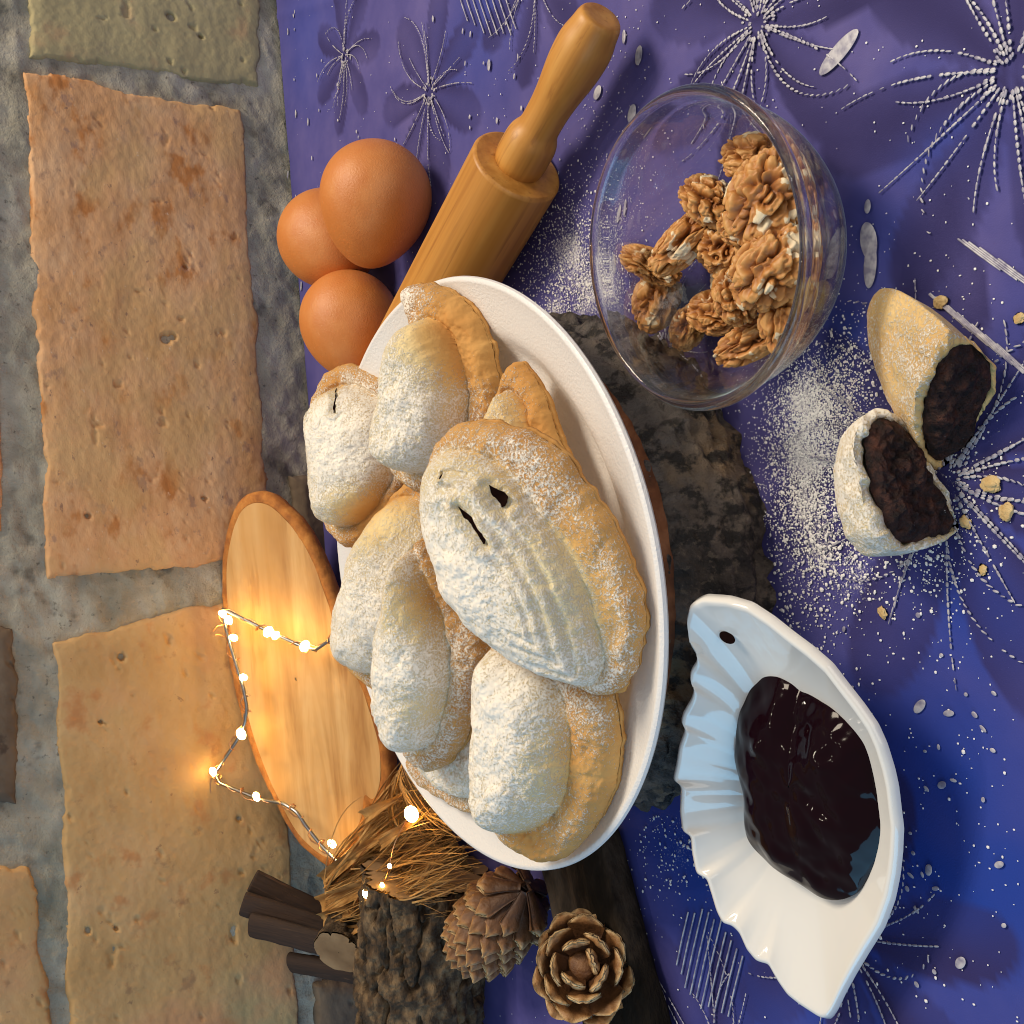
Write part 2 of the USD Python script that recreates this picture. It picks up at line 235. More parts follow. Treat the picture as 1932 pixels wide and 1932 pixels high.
mat('cone_tip', {'tc': ('texture_coordinate', {}), 'a': ('attribute', {'attribute': 'tip'}), 'n': ('noise_texture', {'scale': 420.0, 'detail': 4.0, 'roughness': 0.65}), 'ad': ('math', {'math_type': 'multiply_add', 'value2': 0.5, 'value3': -0.25}), 'ad2': ('math', {'math_type': 'add'}),
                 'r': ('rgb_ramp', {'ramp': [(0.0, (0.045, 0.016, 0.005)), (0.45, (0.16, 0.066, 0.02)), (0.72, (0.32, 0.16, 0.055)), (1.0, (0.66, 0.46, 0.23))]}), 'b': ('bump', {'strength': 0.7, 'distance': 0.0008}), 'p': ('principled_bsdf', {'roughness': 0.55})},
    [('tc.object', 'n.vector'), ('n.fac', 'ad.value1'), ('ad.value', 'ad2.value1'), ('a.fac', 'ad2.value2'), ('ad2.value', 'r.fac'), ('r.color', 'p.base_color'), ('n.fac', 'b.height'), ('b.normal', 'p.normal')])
textured('cinnamon', [(0.3, (0.014, 0.006, 0.003)), (0.6, (0.028, 0.012, 0.006)), (0.8, (0.05, 0.023, 0.011))], 160, rough=0.8, local=True, stretch=(1, 1, 0.06), bscale=420, bdist=0.0012, bstrength=0.9, spots=[(300, 0.58, 0.68, (0.13, 0.065, 0.035), 0.7)])
textured('straw', [(0.25, (0.20, 0.085, 0.02)), (0.5, (0.42, 0.21, 0.055)), (0.75, (0.60, 0.37, 0.14))], 90, rough=0.6, bscale=700)
textured('moss', [(0.3, (0.04, 0.022, 0.008)), (0.7, (0.14, 0.08, 0.025))], 120, rough=0.9, bscale=500, bdist=0.002)
mat('steel_wire', {'p': ('principled_bsdf', {'base_color': (0.34, 0.35, 0.36), 'roughness': 0.28, 'metallic': 1.0})}, [])
mat('copper_wire', {'p': ('principled_bsdf', {'base_color': (0.75, 0.38, 0.18), 'roughness': 0.3, 'metallic': 1.0})}, [])
mat('led', {'e': ('emission', {'color': (1.0, 0.60, 0.16), 'strength': 58.0})}, [], surface='e.emission')

rng = np.random.default_rng(7)

# ================================================================== wall
YW = 0.555
wall = thing('brick_wall', 'old wall of big rough bricks in thick grey mortar behind the food', 'wall', (0.0, YW, 0.0))
nx, nz = 420, 230
gx, gz = np.meshgrid(np.linspace(-0.46, 0.46, nx), np.linspace(-0.05, 0.30, nz), indexing='ij')
pp = np.stack([gx, gz * 0, gz], -1)
dep = 0.005 * (fbm(pp * 30, 4, 1) - 0.5) + 0.0040 * (fbm(pp * 150, 4, 2) - 0.5)
crack = np.abs(fbm(pp * np.array([45, 1, 14.0]), 3, 9) - 0.5)
V = np.stack([gx, YW + 0.0018 - dep, gz], -1).reshape(-1, 3)
part('mortar', (V, gridfaces(nx, nz)), 'mortar', wall)

def brick(quad, m, seed, proud=0.0012, pits=(), nu=230, nv=120):
    """quad: four corners (photo points) in order; a rough block face standing proud of the mortar"""
    q = [ony(*c, YW) for c in quad]
    s, t = np.meshgrid(np.linspace(0, 1, nu), np.linspace(0, 1, nv), indexing='ij')
    P = (1 - s)[..., None] * ((1 - t)[..., None] * q[0] + t[..., None] * q[3]) + s[..., None] * ((1 - t)[..., None] * q[1] + t[..., None] * q[2])
    nz_ = lambda k, sc, a, sd: a * (fbm(P * sc + k, 4, sd) - 0.5)
    edge = np.minimum(np.minimum(s, 1 - s) * np.linalg.norm(q[1] - q[0]), np.minimum(t, 1 - t) * np.linalg.norm(q[3] - q[0]))
    w = np.exp(-edge / 0.012)
    P[..., 0] += w * (nz_(3, 35, 0.008, seed) + nz_(5, 260, 0.0013, seed + 3) + nz_(5, 700, 0.0012, seed + 3)); P[..., 2] += w * (nz_(7, 35, 0.008, seed + 1) + nz_(9, 260, 0.0013, seed + 4) + nz_(9, 700, 0.0012, seed + 4))
    h = proud * np.clip(edge / 0.006, 0, 1) ** 0.6 + 0.0022 * (fbm(P * 18, 3, seed + 5) - 0.5) + 0.0009 * (fbm(P * np.array([60, 90, 110]), 4, seed + 6) - 0.5) + 0.0006 * (fbm(P * 420, 3, seed + 8) - 0.5)
    pit = np.clip((fbm(P * 150, 3, seed + 7) - 0.71) / 0.08, 0, 1); h -= 0.0014 * pit
    chip = 0.010 * np.clip(fbm(P * 48 + 3, 4, seed + 12) - 0.47, 0, 1) + 0.004 * np.clip(fbm(P * 190, 3, seed + 13) - 0.5, 0, 1); h -= 0.0042 * np.clip((chip - edge) / 0.0015, 0, 1)
    for (px, py, rad) in pits:
        c = ony(px, py, YW); d = np.hypot(P[..., 0] - c[0], P[..., 2] - c[2]) * (1 + 0.6 * (fbm(P * 250, 2, seed + 2) - 0.5)); h -= 0.006 * np.exp(-(d / rad) ** 4)
    P[..., 1] = YW - h
    # skirt into the mortar
    Q = np.zeros((nu + 2, nv + 2, 3)); Q[1:-1, 1:-1] = P
    Q[0, 1:-1], Q[-1, 1:-1], Q[1:-1, 0], Q[1:-1, -1] = P[0], P[-1], P[:, 0], P[:, -1]
    Q[0, 0], Q[0, -1], Q[-1, 0], Q[-1, -1] = P[0, 0], P[0, -1], P[-1, 0], P[-1, -1]
    for sl in (np.s_[0], np.s_[-1]): Q[sl, :, 1] = YW + 0.008; Q[:, sl, 1] = YW + 0.008
    part('brick', (Q.reshape(-1, 3), gridfaces(nu + 2, nv + 2)), m, wall)
brick([(45, 138), (90, 1096), (515, 1050), (455, 203)], 'brick_salmon', 11, pits=[(313, 640, .0022), (325, 636, .0016), (165, 973, .0012), (385, 940, .0012), (350, 505, .001)])
brick([(55, -420), (55, 103), (490, 165), (480, -420)], 'brick_green', 31, pits=[(322, 33, .0017), (378, 70, .001)])
brick([(103, 1212), (138, 2200), (575, 2200), (520, 1112)], 'brick_yellow', 51, pits=[(228, 1240, .0014), (190, 1362, .0008), (165, 1755, .001), (218, 1750, .0008), (450, 1545, .001)])
brick([(-380, 1600), (-340, 2250), (125, 2250), (66, 1632)], 'brick_yellow', 71, nu=120, nv=90)
brick([(-420, 330), (-400, 985), (3, 1000), (-10, 330)], 'brick_salmon', 81, nu=120, nv=90)
brick([(-420, 1060), (-400, 1500), (38, 1515), (28, 1190)], 'dark_brick_mortar', 91, nu=100, nv=80, proud=0.003)  # grey-brown chunk of mortar, shaped like a brick
brick([(545, 893), (610, 1480), (790, 1480), (760, 885)], 'dark_brick_mortar', 101, nu=120, nv=70, proud=0.004)  # lower course brick, its shadow put into the dark colour
brick([(590, 1850), (640, 2300), (860, 2300), (800, 1850)], 'dark_brick_mortar', 111, nu=80, nv=60, proud=0.003)  # grey-brown mortar again, in brick shape

# ================================================================== tablecloth
flowers = [(652, 105, .020, 16), (812, 172, .024, 18), (1432, 45, .027, 26), (1912, 135, .030, 26), (1262, 655, .021, 20), (1790, 905, .034, 34), (1590, 1765, .030, 26), (1010, -60, .022, 14), (1360, 2050, .03, 20), (1250, 1010, .02, 14)]
FC = [(onz(x, y), r, k) for x, y, r, k in flowers]
e0, e1_ = onz(519, -30), onz(590, 860)
def far_edge(x): return e0[1] + (x - e0[0]) * (e1_[1] - e0[1]) / (e1_[0] - e0[0])
nx, ny = 420, 420
xs, ts = np.linspace(-0.5, 0.46, nx), np.linspace(0, 1, ny)
gx, gt = np.meshgrid(xs, ts, indexing='ij')
gy = -0.08 + gt * (far_edge(gx) + 0.0015 * (fbm(np.stack([gx * 60, gx * 0, gx * 0], -1), 3) - 0.5) + 0.08)
pp = np.stack([gx, gy, gx * 0], -1)
gzc = 0.0012 * (fbm(pp * 12, 3, 4) - 0.5)
def petal(p):
    out = np.zeros(p.shape[:-1])
    for i, (c, r, k) in enumerate(FC):
        d = p - c; rr = np.hypot(d[..., 0], d[..., 1]) / (r * 1.9); a = np.arctan2(d[..., 1], d[..., 0])
        lobe = np.abs(np.cos(a * 3.5 + i * 1.3)) ** 0.6
        out = np.maximum(out, np.clip((lobe - rr) / 0.04, 0, 1) * (0.75 + 0.25 * np.sin(a * 7 + i)))
    return out
pet = petal(pp) * (0.6 + 0.5 * fbm(pp * 40, 3, 8))
blue = np.zeros(gx.shape)  # bluer where the warm lamp is shadowed, painted into the cloth colour
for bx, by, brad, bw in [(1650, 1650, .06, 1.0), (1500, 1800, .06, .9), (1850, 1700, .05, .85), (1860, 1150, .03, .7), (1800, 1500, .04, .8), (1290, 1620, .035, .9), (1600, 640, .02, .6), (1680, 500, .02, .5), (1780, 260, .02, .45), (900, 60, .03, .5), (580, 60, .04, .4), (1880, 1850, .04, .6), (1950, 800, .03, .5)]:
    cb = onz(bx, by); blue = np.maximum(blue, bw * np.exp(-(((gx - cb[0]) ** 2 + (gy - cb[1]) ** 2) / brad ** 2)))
dust = np.zeros(gx.shape)
for bx, by, ra, rb, bw in [(1525, 770, .012, .012, .52), (1520, 850, .012, .016, .50), (1525, 950, .010, .014, .42), (1545, 1030, .012, .012, .34), (1560, 800, .022, .03, .28), (1110, 540, .016, .02, .44), (1080, 470, .016, .02, .42), (1050, 600, .012, .012, .40), (1160, 400, .02, .03, .26), (1600, 1080, .02, .012, .28), (1790, 900, .02, .03, .22), (1270, 1600, .012, .014, .25)]:
    cb = onz(bx, by); dust = np.maximum(dust, bw * np.exp(-(((gx - cb[0]) / rb) ** 2 + ((gy - cb[1]) / ra) ** 2)))
dust = dust + 0.28 * (fbm(pp * 160, 3, 28) - 0.5) * (dust > 0.05)
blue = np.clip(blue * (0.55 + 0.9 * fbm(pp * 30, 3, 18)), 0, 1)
gzc = gzc + 0.0009 * np.exp(-((gx * 0.8 + gy * 0.6 - 0.235) / 0.0022) ** 2) + 0.0007 * np.exp(-((gx * 0.95 - gy * 0.3 - 0.10) / 0.002) ** 2)      # old fold lines of the cloth
V = np.stack([gx, gy, gzc], -1).reshape(-1, 3)
cloth = thing('tablecloth', 'violet blue tablecloth printed with silver stitched starburst flowers', 'tablecloth', (0, 0.2, 0))
fc = gridfaces(nx, ny)
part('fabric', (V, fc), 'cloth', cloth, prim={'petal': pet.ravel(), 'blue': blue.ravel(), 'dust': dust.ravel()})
# far hem, hanging down in front of the wall
hx = xs; top = np.stack([hx, far_edge(hx) + 0.0015 * (fbm(np.stack([hx * 60, hx * 0, hx * 0], -1), 3) - 0.5), 0 * hx], -1)
low = top + np.array([0, 0.002, -0.03])
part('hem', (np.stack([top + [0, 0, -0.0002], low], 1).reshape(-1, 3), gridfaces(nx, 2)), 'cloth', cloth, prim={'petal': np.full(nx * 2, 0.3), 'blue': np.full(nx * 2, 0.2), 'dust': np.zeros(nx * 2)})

def beads(pos, direc, length, width, h=0.00014, bead_s=trimesh.creation.icosahedron()):
    """flat satin stitches: squashed little ellipsoids lying on the cloth"""
    out_v, out_f = [], []
    bv, bf = bead_s.vertices, bead_s.faces
    for k in range(len(pos)):
        d = direc[k] / (np.linalg.norm(direc[k]) + 1e-12); s = np.array([-d[1], d[0], 0])
        v = pos[k] + np.outer(bv[:, 0] * length[k], d) + np.outer(bv[:, 1] * width[k], s) + np.outer(bv[:, 2] * h, [0, 0, 1.0])
        out_v.append(v); out_f.append(bf + len(bv) * k)
    return np.vstack(out_v), np.vstack(out_f)
for i, (c, r, k) in enumerate(FC):
    P_, D_, L_, W_ = [], [], [], []
    small = r < 0.025
    n_st = k
    for j in range(n_st):
        # rays come in bunches, as in the print
        a = 2 * math.pi * (j // 3 + 0.22 * (j % 3 - 1) + 0.18 * rng.normal()) / (n_st / 3) + i
        ln = r * rng.uniform(0.95, 1.7); bend = rng.normal() * 0.35
        step = 0.0014 if small else 0.0017
        sarr = np.arange(r * 0.16, ln, step)
        for s_ in sarr:
            if rng.random() < .07: continue
            aa = a + bend * (s_ / ln) ** 2
            P_.append(c + np.array([math.cos(aa) * s_, math.sin(aa) * s_, 0.0008])); dd = np.array([math.cos(aa + 2 * bend * s_ / ln), math.sin(aa + 2 * bend * s_ / ln), 0]); D_.append(dd)
            f_ = 1 - 0.55 * s_ / ln
            L_.append(step * rng.uniform(.42, .68)); W_.append((0.00040 if small else 0.00054) * f_ * rng.uniform(.65, 1.3))
    for j in range(46 if not small else 30):       # knotted centre
        a = rng.uniform(0, 2 * math.pi); s_ = r * rng.uniform(0.09, 0.24)
        P_.append(c + np.array([math.cos(a) * s_, math.sin(a) * s_, 0.0008])); D_.append(np.array([math.cos(a), math.sin(a), 0])); L_.append(0.0007); W_.append(0.00045)
    part('stitched_flower', beads(P_, D_, L_, W_), 'silver_thread', cloth)
# woven dots and small bars scattered between the flowers, and the hatched leaf shapes
dots = [(1585, 100, .0075, .0024, 25), (1642, 455, .005, .0026, 95), (1645, 500, .006, .002, 80), (1208, 105, .003, .0017, 70), (1180, 70, .0022, .0009, 80), (1130, 175, .0025, .0018, 40), (1195, 215, .003, .002, 60), (1640, 390, .0018, .001, 80), (1160, 400, .0033, .0021, 60), (1145, 500, .0036, .0024, 90), (1182, 390, .003, .0011, 80), (925, 123, .0022, .0011, 80), (890, 65, .0012, .0006, 70), (880, 120, .001, .0005, 70), (935, 345, .0018, .0009, 80), (940, 228, .0012, .0007, 80), (975, 233, .0012, .0007, 80), (560, 215, .0022, .0009, 80), (583, 230, .002, .0008, 80), (545, 330, .0022, .0009, 60), (560, 375, .0022, .0008, 80), (545, 60, .0018, .0008, 80), (570, 540, .0026, .001, 70), (1560, 1690, .0012, .0009, 20), (1595, 1370, .0016, .0009, 0), (1738, 1332, .0024, .0012, 45), (1793, 1345, .0016, .0008, 10), (1755, 1640, .0016, .001, 70), (1815, 1815, .002, .0012, 50), (1888, 1630, .0014, .0008, 30), (1780, 1480, .0014, .0009, 30)]
for _ in range(34):
    dots.append((rng.uniform(1500, 1900), rng.uniform(1150, 1900), rng.uniform(.0005, .0011), rng.uniform(.0004, .0007), rng.uniform(0, 180)))
for _ in range(26):
    dots.append((rng.uniform(540, 1000), rng.uniform(0, 300), rng.uniform(.0006, .0014), rng.uniform(.0004, .0007), rng.uniform(60, 100)))
P_, D_, L_, W_ = [], [], [], []
for x, y, l, w, a in dots:
    P_.append(onz(x, y) + [0, 0, 0.0007]); aa = math.radians(a + 90); D_.append(np.array([math.cos(aa), math.sin(aa), 0])); L_.append(l); W_.append(w)
part('stitched_dots', beads(P_, D_, L_, W_, 0.00016, trimesh.creation.icosphere(2, 1.0)), 'silver_thread', cloth, kind='stuff')
def hatch(x0, y0, x1, y1, n, ang, ln):
    P_ = []
    a, b = onz(x0, y0), onz(x1, y1); d = np.array([math.cos(ang), math.sin(ang), 0])
    ms = []
    for k in range(n):
        q = a + (b - a) * k / (n - 1); L = ln * (0.6 + 0.4 * math.sin(math.pi * (k + 0.5) / n)) * rng.uniform(0.9, 1.1)
        ms.append(tube(np.stack([q - d * L / 2 + [0, 0, .0006], q + [0, 0, .0008], q + d * L / 2 + [0, 0, .0006]]), 0.00028, 5))
    part('stitched_leaf', trimesh.util.concatenate(ms), 'silver_thread', cloth)
hatch(875, 10, 965, 22, 8, 0.35, .026)
hatch(1795, 590, 1930, 690, 9, 0.75, .024)
hatch(1850, 480, 1930, 520, 5, 0.8, .02)
hatch(1290, 1770, 1390, 1860, 10, 2.75, .034)

# ================================================================== wood slab under the plate
SC = np.array([-0.021, 0.308, 0]); ZT = 0.0315
na = 520
A = np.linspace(0, 2 * np.pi, na, endpoint=False)
base = np.stack([np.cos(A), np.sin(A), 0 * A], 1)
Rb = 1 / np.sqrt((np.cos(A) / 0.085) ** 2 + (np.sin(A) / 0.0815) ** 2) * (1 + 0.014 * (fbm(base * 1.7 + 5, 3, 5) - 0.5))
prof = [(1.0, 0.0)] + [(1.015 - 0.075 * ((z - 0.010) / 0.0165) ** 2, z) for z in np.linspace(0.0012, 0.0265, 36)] + [(0.928, 0.0285), (0.915, 0.0302), (0.90, 0.0312), (0.885, 0.0316)]
rows = []
for k, (f, z) in enumerate(prof):
    p = SC + base * (Rb * f)[:, None] + [0, 0, z]
    s3 = p * np.array([1, 1, 0.45])
    d = 0.0075 * (fbm(s3 * 60, 4, 3) - 0.5) + 0.006 * (fbm(p * 230, 4, 6) - 0.5)
    d += 0.004 * (fbm(p * np.array([40, 40, 330]) + 3, 4, 16) - 0.5)
    d -= 0.005 * np.clip((fbm(s3 * 38 + 9, 3, 8) - 0.55) / 0.06, 0, 1)
    rows.append(p + base * d[:, None] * (1 if z < 0.03 else 0.4))
rows = np.stack(rows, 1)
slab = thing('wood_slab', 'thick dark round slice of tree trunk with crusty bark under the plate', 'wood slice', SC)
part('bark', (rows.reshape(-1, 3), gridfaces(na, len(prof), True)), 'slab_bark', slab)
rin = []
fr = [0.915, 0.895, 0.89, 0.88, 0.865, 0.86, 0.82, 0.7, 0.5, 0.25, 0.0]; zz = [0.0308, 0.0314, 0.0326, 0.0328, 0.0326, 0.0318, 0.0318, 0.0318, 0.0318, 0.0318, 0.0318]
for f, z in zip(fr, zz):
    p = SC + base * (Rb * f)[:, None] + [0, 0, z]
    p[:, 2] += 0.0012 * (fbm(p * np.array([300, 300, 1]), 3, 2) - 0.5) * (f > 0.8)
    rin.append(p)
rin = np.stack(rin, 1)
part('cut_face', (rin.reshape(-1, 3), gridfaces(na, len(fr), True)), 'slab_top', slab)

# ================================================================== plate
PC = np.array([-0.0201, 0.3181, 0.050]); PN = unit([math.sin(math.radians(-2.65)), math.sin(math.radians(-0.9)), 1.0]); PR = 0.0992
pe = frame_of(PN)
HP = 0.0165
inner = [(0.0, 0.0042), (0.03, 0.0042), (0.055, 0.0042), (0.070, 0.0044), (0.0755, 0.0052), (0.0790, 0.0082), (0.0815, 0.0108), (0.0835, 0.0121), (0.086, 0.0129), (0.092, 0.0146), (0.0962, 0.0159), (0.0972, 0.0166)]
lip = [(PR - 0.0012, HP + 0.0002), (PR - 0.0003, HP - 0.0003), (PR, HP - 0.0013), (PR - 0.0005, HP - 0.0022)]
outer = [(0.094, 0.0118), (0.086, 0.0080), (0.078, 0.0042), (0.068, 0.0015), (0.060, 0.0006), (0.058, -0.0006), (0.055, -0.0006), (0.053, 0.0010), (0.0, 0.0012)]
v, f = lathe((inner + lip + outer)[::-1], 200)
def place(v, c, fr): return c + v[:, :1] * fr[0] + v[:, 1:2] * fr[1] + v[:, 2:3] * fr[2]
plate = thing('plate', 'round white porcelain plate piled with sugared pastries', 'plate', PC - PN * HP)
part('dish', (place(v - [0, 0, HP], PC, pe), f), 'porcelain', plate, smooth=40)

# ================================================================== pastries
PAST = 'filled pastries piled on the white plate'
def inside_dist(poly, p2):
    pt = shapely.points(p2); d = shapely.distance(pt, poly.exterior); return np.where(shapely.contains(poly, pt), d, -d)

def pastry(label, outline, dome, o, n, dome_h, flange_h=0.0042, seed=0, sugar=0.5, brown=0.35, slits=(), folds=0.0, power=2.3, shear=(0, 0), patch=(), soft=0.55):
    """a half-moon turnover lying on the plane (o, n): outline and dome edge traced on that plane"""
    o = np.asarray(o, float); e1, e2, n = frame_of(n)
    def flat(px): return np.array([[(q := onp(x, y, o, n) - o) @ e1, q @ e2] for x, y in px])
    out = closed_curve(flat(outline), 340, s=1e-7); dm = Polygon(closed_curve(flat(dome), 200, s=1e-7)).buffer(0)
    if dm.geom_type != 'Polygon': dm = max(dm.geoms, key=lambda g: g.area)
    c = np.array(dm.representative_point().coords[0]); c = (c + np.array(dm.centroid.coords[0])) / 2
    nr = 110
    # wavy crimped outline
    ang = np.arange(len(out)) / len(out)
    ro = out - c
    ro = ro * (1 + 0.05 * (fbm(np.stack([np.cos(ang * 6.283) * 9, np.sin(ang * 6.283) * 9, 0 * ang + seed], -1), 4, seed) - 0.5))[:, None]
    t = np.concatenate([np.linspace(0.004, 0.86, nr - 24), 0.86 + 0.14 * np.sin(np.linspace(0, np.pi / 2, 25)[1:])])
    p2 = c + ro[:, None, :] * t[None, :, None]
    flatp = p2.reshape(-1, 2)
    oP = Polygon(c + ro).buffer(0); oP = max(oP.geoms, key=lambda g: g.area) if oP.geom_type != 'Polygon' else oP
    de = np.clip(shapely.distance(shapely.points(flatp), oP.exterior), 0, 1).reshape(p2.shape[:2])
    d = inside_dist(dm, flatp).reshape(p2.shape[:2])
    w = d.max()
    p3 = np.stack([p2[..., 0], p2[..., 1], 0 * p2[..., 0] + seed * 0.37], -1)
    s_ = np.clip(d / w, 0, 1); s7 = np.clip(d / (0.8 * w), 0, 1)
    dh = 0.76 * dome_h * (1 - (1 - s7) ** power) ** soft
    e_ = np.clip(de / (flange_h * 0.8), 0, 1)
    z = flange_h * np.sqrt(np.maximum(1 - (1 - e_) ** 2, 0)) * (1 + 0.35 * (fbm(p3 * 180, 3, seed + 1) - 0.5)) + dh
    if folds:
        near = np.clip(((p2 - c) @ np.array([0.35, -0.94])) / 0.006 + 0.9, 0, 1)
        dw = d / w + 0.10 * (fbm(p3 * 35, 2, seed + 3) - 0.5) + 0.03 * (fbm(p3 * 160, 2, seed + 4) - 0.5)
        for g0, gw, ga in ((0.02, .035, 0.5), (0.26, .045, .85), (0.46, .045, .8), (0.64, .04, .6)):
            z -= folds * ga * np.exp(-((dw - g0) / gw) ** 2) * near
            brn_add = near
    else:
        z -= 0.0020 * (0.55 / soft) ** 2 * np.exp(-((d - 0.0006) / 0.0013) ** 2) * (0.7 + fbm(p3 * 60, 2, seed + 14))
    z += 0.0042 * (fbm(p3 * 55, 3, seed + 2) - 0.5) * np.clip(de / 0.006, 0, 1)
    z += 0.0016 * (fbm(p3 * 200, 3, seed + 5) - 0.5) * np.clip(de / 0.003, 0, 1)
    z += 0.0010 * (fbm(p3 * 750, 2, seed + 6) - 0.5) + 0.0011 * (np.round(fbm(p3 * np.array([120, 120, 1]), 2, seed + 15) * 6) / 6 - 0.5) * (1 - s_)
    # sugar falls from above: thick on the crown, thin on the rim; golden rim
    big = fbm(p3 * 38, 3, seed + 9)
    sug = sugar - 0.005 + 0.12 * np.clip(s_ * 1.6, 0, 1) + 0.42 * (big - 0.5) - 0.22 * (1 - np.clip(de / 0.0035, 0, 1))
    brn = brown - 0.04 + 0.20 * (1 - np.clip((d + 0.003) / 0.005, 0, 1)) + 0.34 * (1 - np.clip(de / 0.0045, 0, 1)) - 0.22 * np.clip(s_ * 3 - 0.1, 0, 1) + 0.25 * (fbm(p3 * 90, 3, seed + 12) - 0.5)
    for (px, py, rad, ds, db) in patch:
        q = flat([(px, py)])[0]; g = np.exp(-((p2 - q) ** 2).sum(-1) / rad ** 2); sug += ds * g; brn += db * g
    # steam slits: torn lips round a dark lens laid on as the shaded opening
    brn = np.minimum(brn + 0.20 * np.clip((-d - 0.0005) / 0.002, 0, 1), 0.70); sug -= 0.05 * np.clip((-d - 0.0005) / 0.002, 0, 1)
    slit_meshes = []
    for (pts, wd) in slits:
        ln = LineString(flat(pts)); dist = shapely.distance(shapely.points(flatp), ln).reshape(d.shape)
        z += 0.0012 * np.exp(-((dist - wd * 1.3) / (wd * 0.8)) ** 2) - 0.0010 * np.exp(-(dist / wd) ** 2); sug -= 0.18 * np.exp(-(dist / (wd * 1.5)) ** 4)
        slit_meshes.append((ln, wd))
    zb = -0.0 + 0 * z[:, -1:]
    top = o + p2[..., 0][..., None] * e1 + p2[..., 1][..., None] * e2 + z[..., None] * n
    top = top + (np.asarray(shear[0]) * dh[..., None] * e1 + np.asarray(shear[1]) * dh[..., None] * e2)
    # underside: a second, thinner leaf of dough
    tb = np.array([1.0, 0.98, 1.0, 1.004, 0.965, 0.6, 0.02]); wob = 1 + 0.06 * (fbm(np.stack([np.cos(ang * 6.283) * 7, np.sin(ang * 6.283) * 7, 0 * ang + seed + 9], -1), 4, seed + 3) - 0.5)
    tb = np.where(np.arange(7)[None, :] < 2, tb[None, :], tb[None, :] * wob[:, None]); pb = c + ro[:, None, :] * tb[:, :, None]
    bot = o + pb[..., 0][..., None] * e1 + pb[..., 1][..., None] * e2 - np.array([-0.0004, 0.0003, 0.0007, 0.0019, 0.003, 0.0034, 0.0034])[None, :, None] * n
    allv = np.concatenate([top, bot], 1); k = allv.shape[1]
    pr = {'sugar': np.concatenate([sug, np.tile([-0.2, -0.5, -0.05, -0.3, -0.6, -0.6, -0.6], (len(out), 1))], 1).ravel(), 'brown': np.concatenate([brn, np.tile([0.66, 0.85, 0.70, 0.8, 0.6, 0.6, 0.6], (len(out), 1))], 1).ravel()}
    loc = o.copy()
    th = thing('pastry', label, 'pastry', loc, PAST)
    part('crust', (allv.reshape(-1, 3), gridfaces(len(out), k, True)), 'pastry', th, prim=pr)
    for ln, wd in slit_meshes:
        us, vs = np.meshgrid(np.linspace(0, 1, 26), np.linspace(-1, 1, 7), indexing='ij')
        cl = np.array([ln.interpolate(u, normalized=True).coords[0] for u in us[:, 0]]); tg = np.gradient(cl, axis=0); tg /= np.linalg.norm(tg, axis=1)[:, None]
        hw = wd * (np.sin(np.pi * us ** 1.5) ** 0.7 * (0.55 + 0.75 * us) + 0.04) * (1 + 0.45 * (fbm(np.stack([us * 5, np.sign(vs), 0 * us + seed], -1), 2, seed) - 0.5))
        q2 = cl[:, None] + np.stack([-tg[:, 1], tg[:, 0]], 1)[:, None] * (vs * hw)[..., None]
        q2 = q2.reshape(-1, 2); idx = [np.argmin(((flatp - q) ** 2).sum(1)) for q in np.repeat(cl, 7, 0)]
        zz_ = z.ravel()[idx]; zz_ = np.convolve(np.r_[[zz_[0]] * 28, zz_, [zz_[-1]] * 28], np.ones(57) / 57, 'valid') + 0.0009 - 0.0003 * (1 - vs.ravel() ** 2); dd_ = dh.ravel()[idx]
        wv = o + q2[:, :1] * e1 + q2[:, 1:2] * e2 + zz_[:, None] * n
        gq = gridfaces(26, 7)
        part('steam_slit', (wv, gq), 'slit', th)
    return th

UPN = np.array([0.02, -0.35, 0.94])
# back right, standing behind the plate's far rim
pastry('small pastry with two slits at the far rim of the plate beside an egg',
       [(640, 690), (600, 740), (590, 830), (600, 920), (625, 1000), (660, 1030), (720, 1000), (760, 930), (790, 840), (770, 760), (715, 712)],
       [(645, 730), (612, 770), (605, 830), (615, 910), (640, 985), (690, 985), (735, 930), (765, 850), (750, 780), (700, 735)],
       onz(680, 860, .054), (-0.05, -0.30, 0.95), .017, seed=3, sugar=0.53, brown=0.38, slits=[([(662, 732), (680, 748), (690, 776)], .0013), ([(636, 778), (638, 788)], .0005)], patch=[(640, 715, .008, -.3, .25), (720, 980, .012, -.6, .25)])
pastry('plump pastry with a folded rim at the right end of the plate',
       [(772, 545), (800, 535), (850, 548), (895, 585), (925, 640), (938, 690), (947, 740), (940, 800), (910, 870), (850, 920), (790, 925), (745, 880), (735, 800), (760, 700), (785, 630)],
       [(795, 625), (830, 600), (870, 625), (893, 690), (903, 740), (897, 800), (870, 860), (810, 890), (768, 860), (758, 790), (772, 710)],
       onz(850, 740, .055), (-0.10, -0.28, 0.95), .021, flange_h=.006, soft=.66, seed=5, sugar=0.46, brown=0.36, power=2.8, patch=[(880, 620, .010, -.7, .35), (915, 690, .008, -.3, .2), (780, 560, .006, .35, 0)])
pastry('pastry with a brown pointed corner sticking out under the striped one',
       [(980, 683), (1010, 712), (1035, 760), (1050, 810), (1078, 875), (1090, 940), (1000, 960), (900, 900), (880, 830), (930, 780)],
       [(975, 735), (1005, 765), (1020, 810), (1035, 870), (1000, 920), (930, 890), (915, 840), (945, 790)],
       onz(1000, 830, .052), (0.0, -0.20, 0.97), .010, flange_h=.005, seed=7, sugar=0.30, brown=0.62, patch=[(1040, 850, .01, -.4, -.2)])
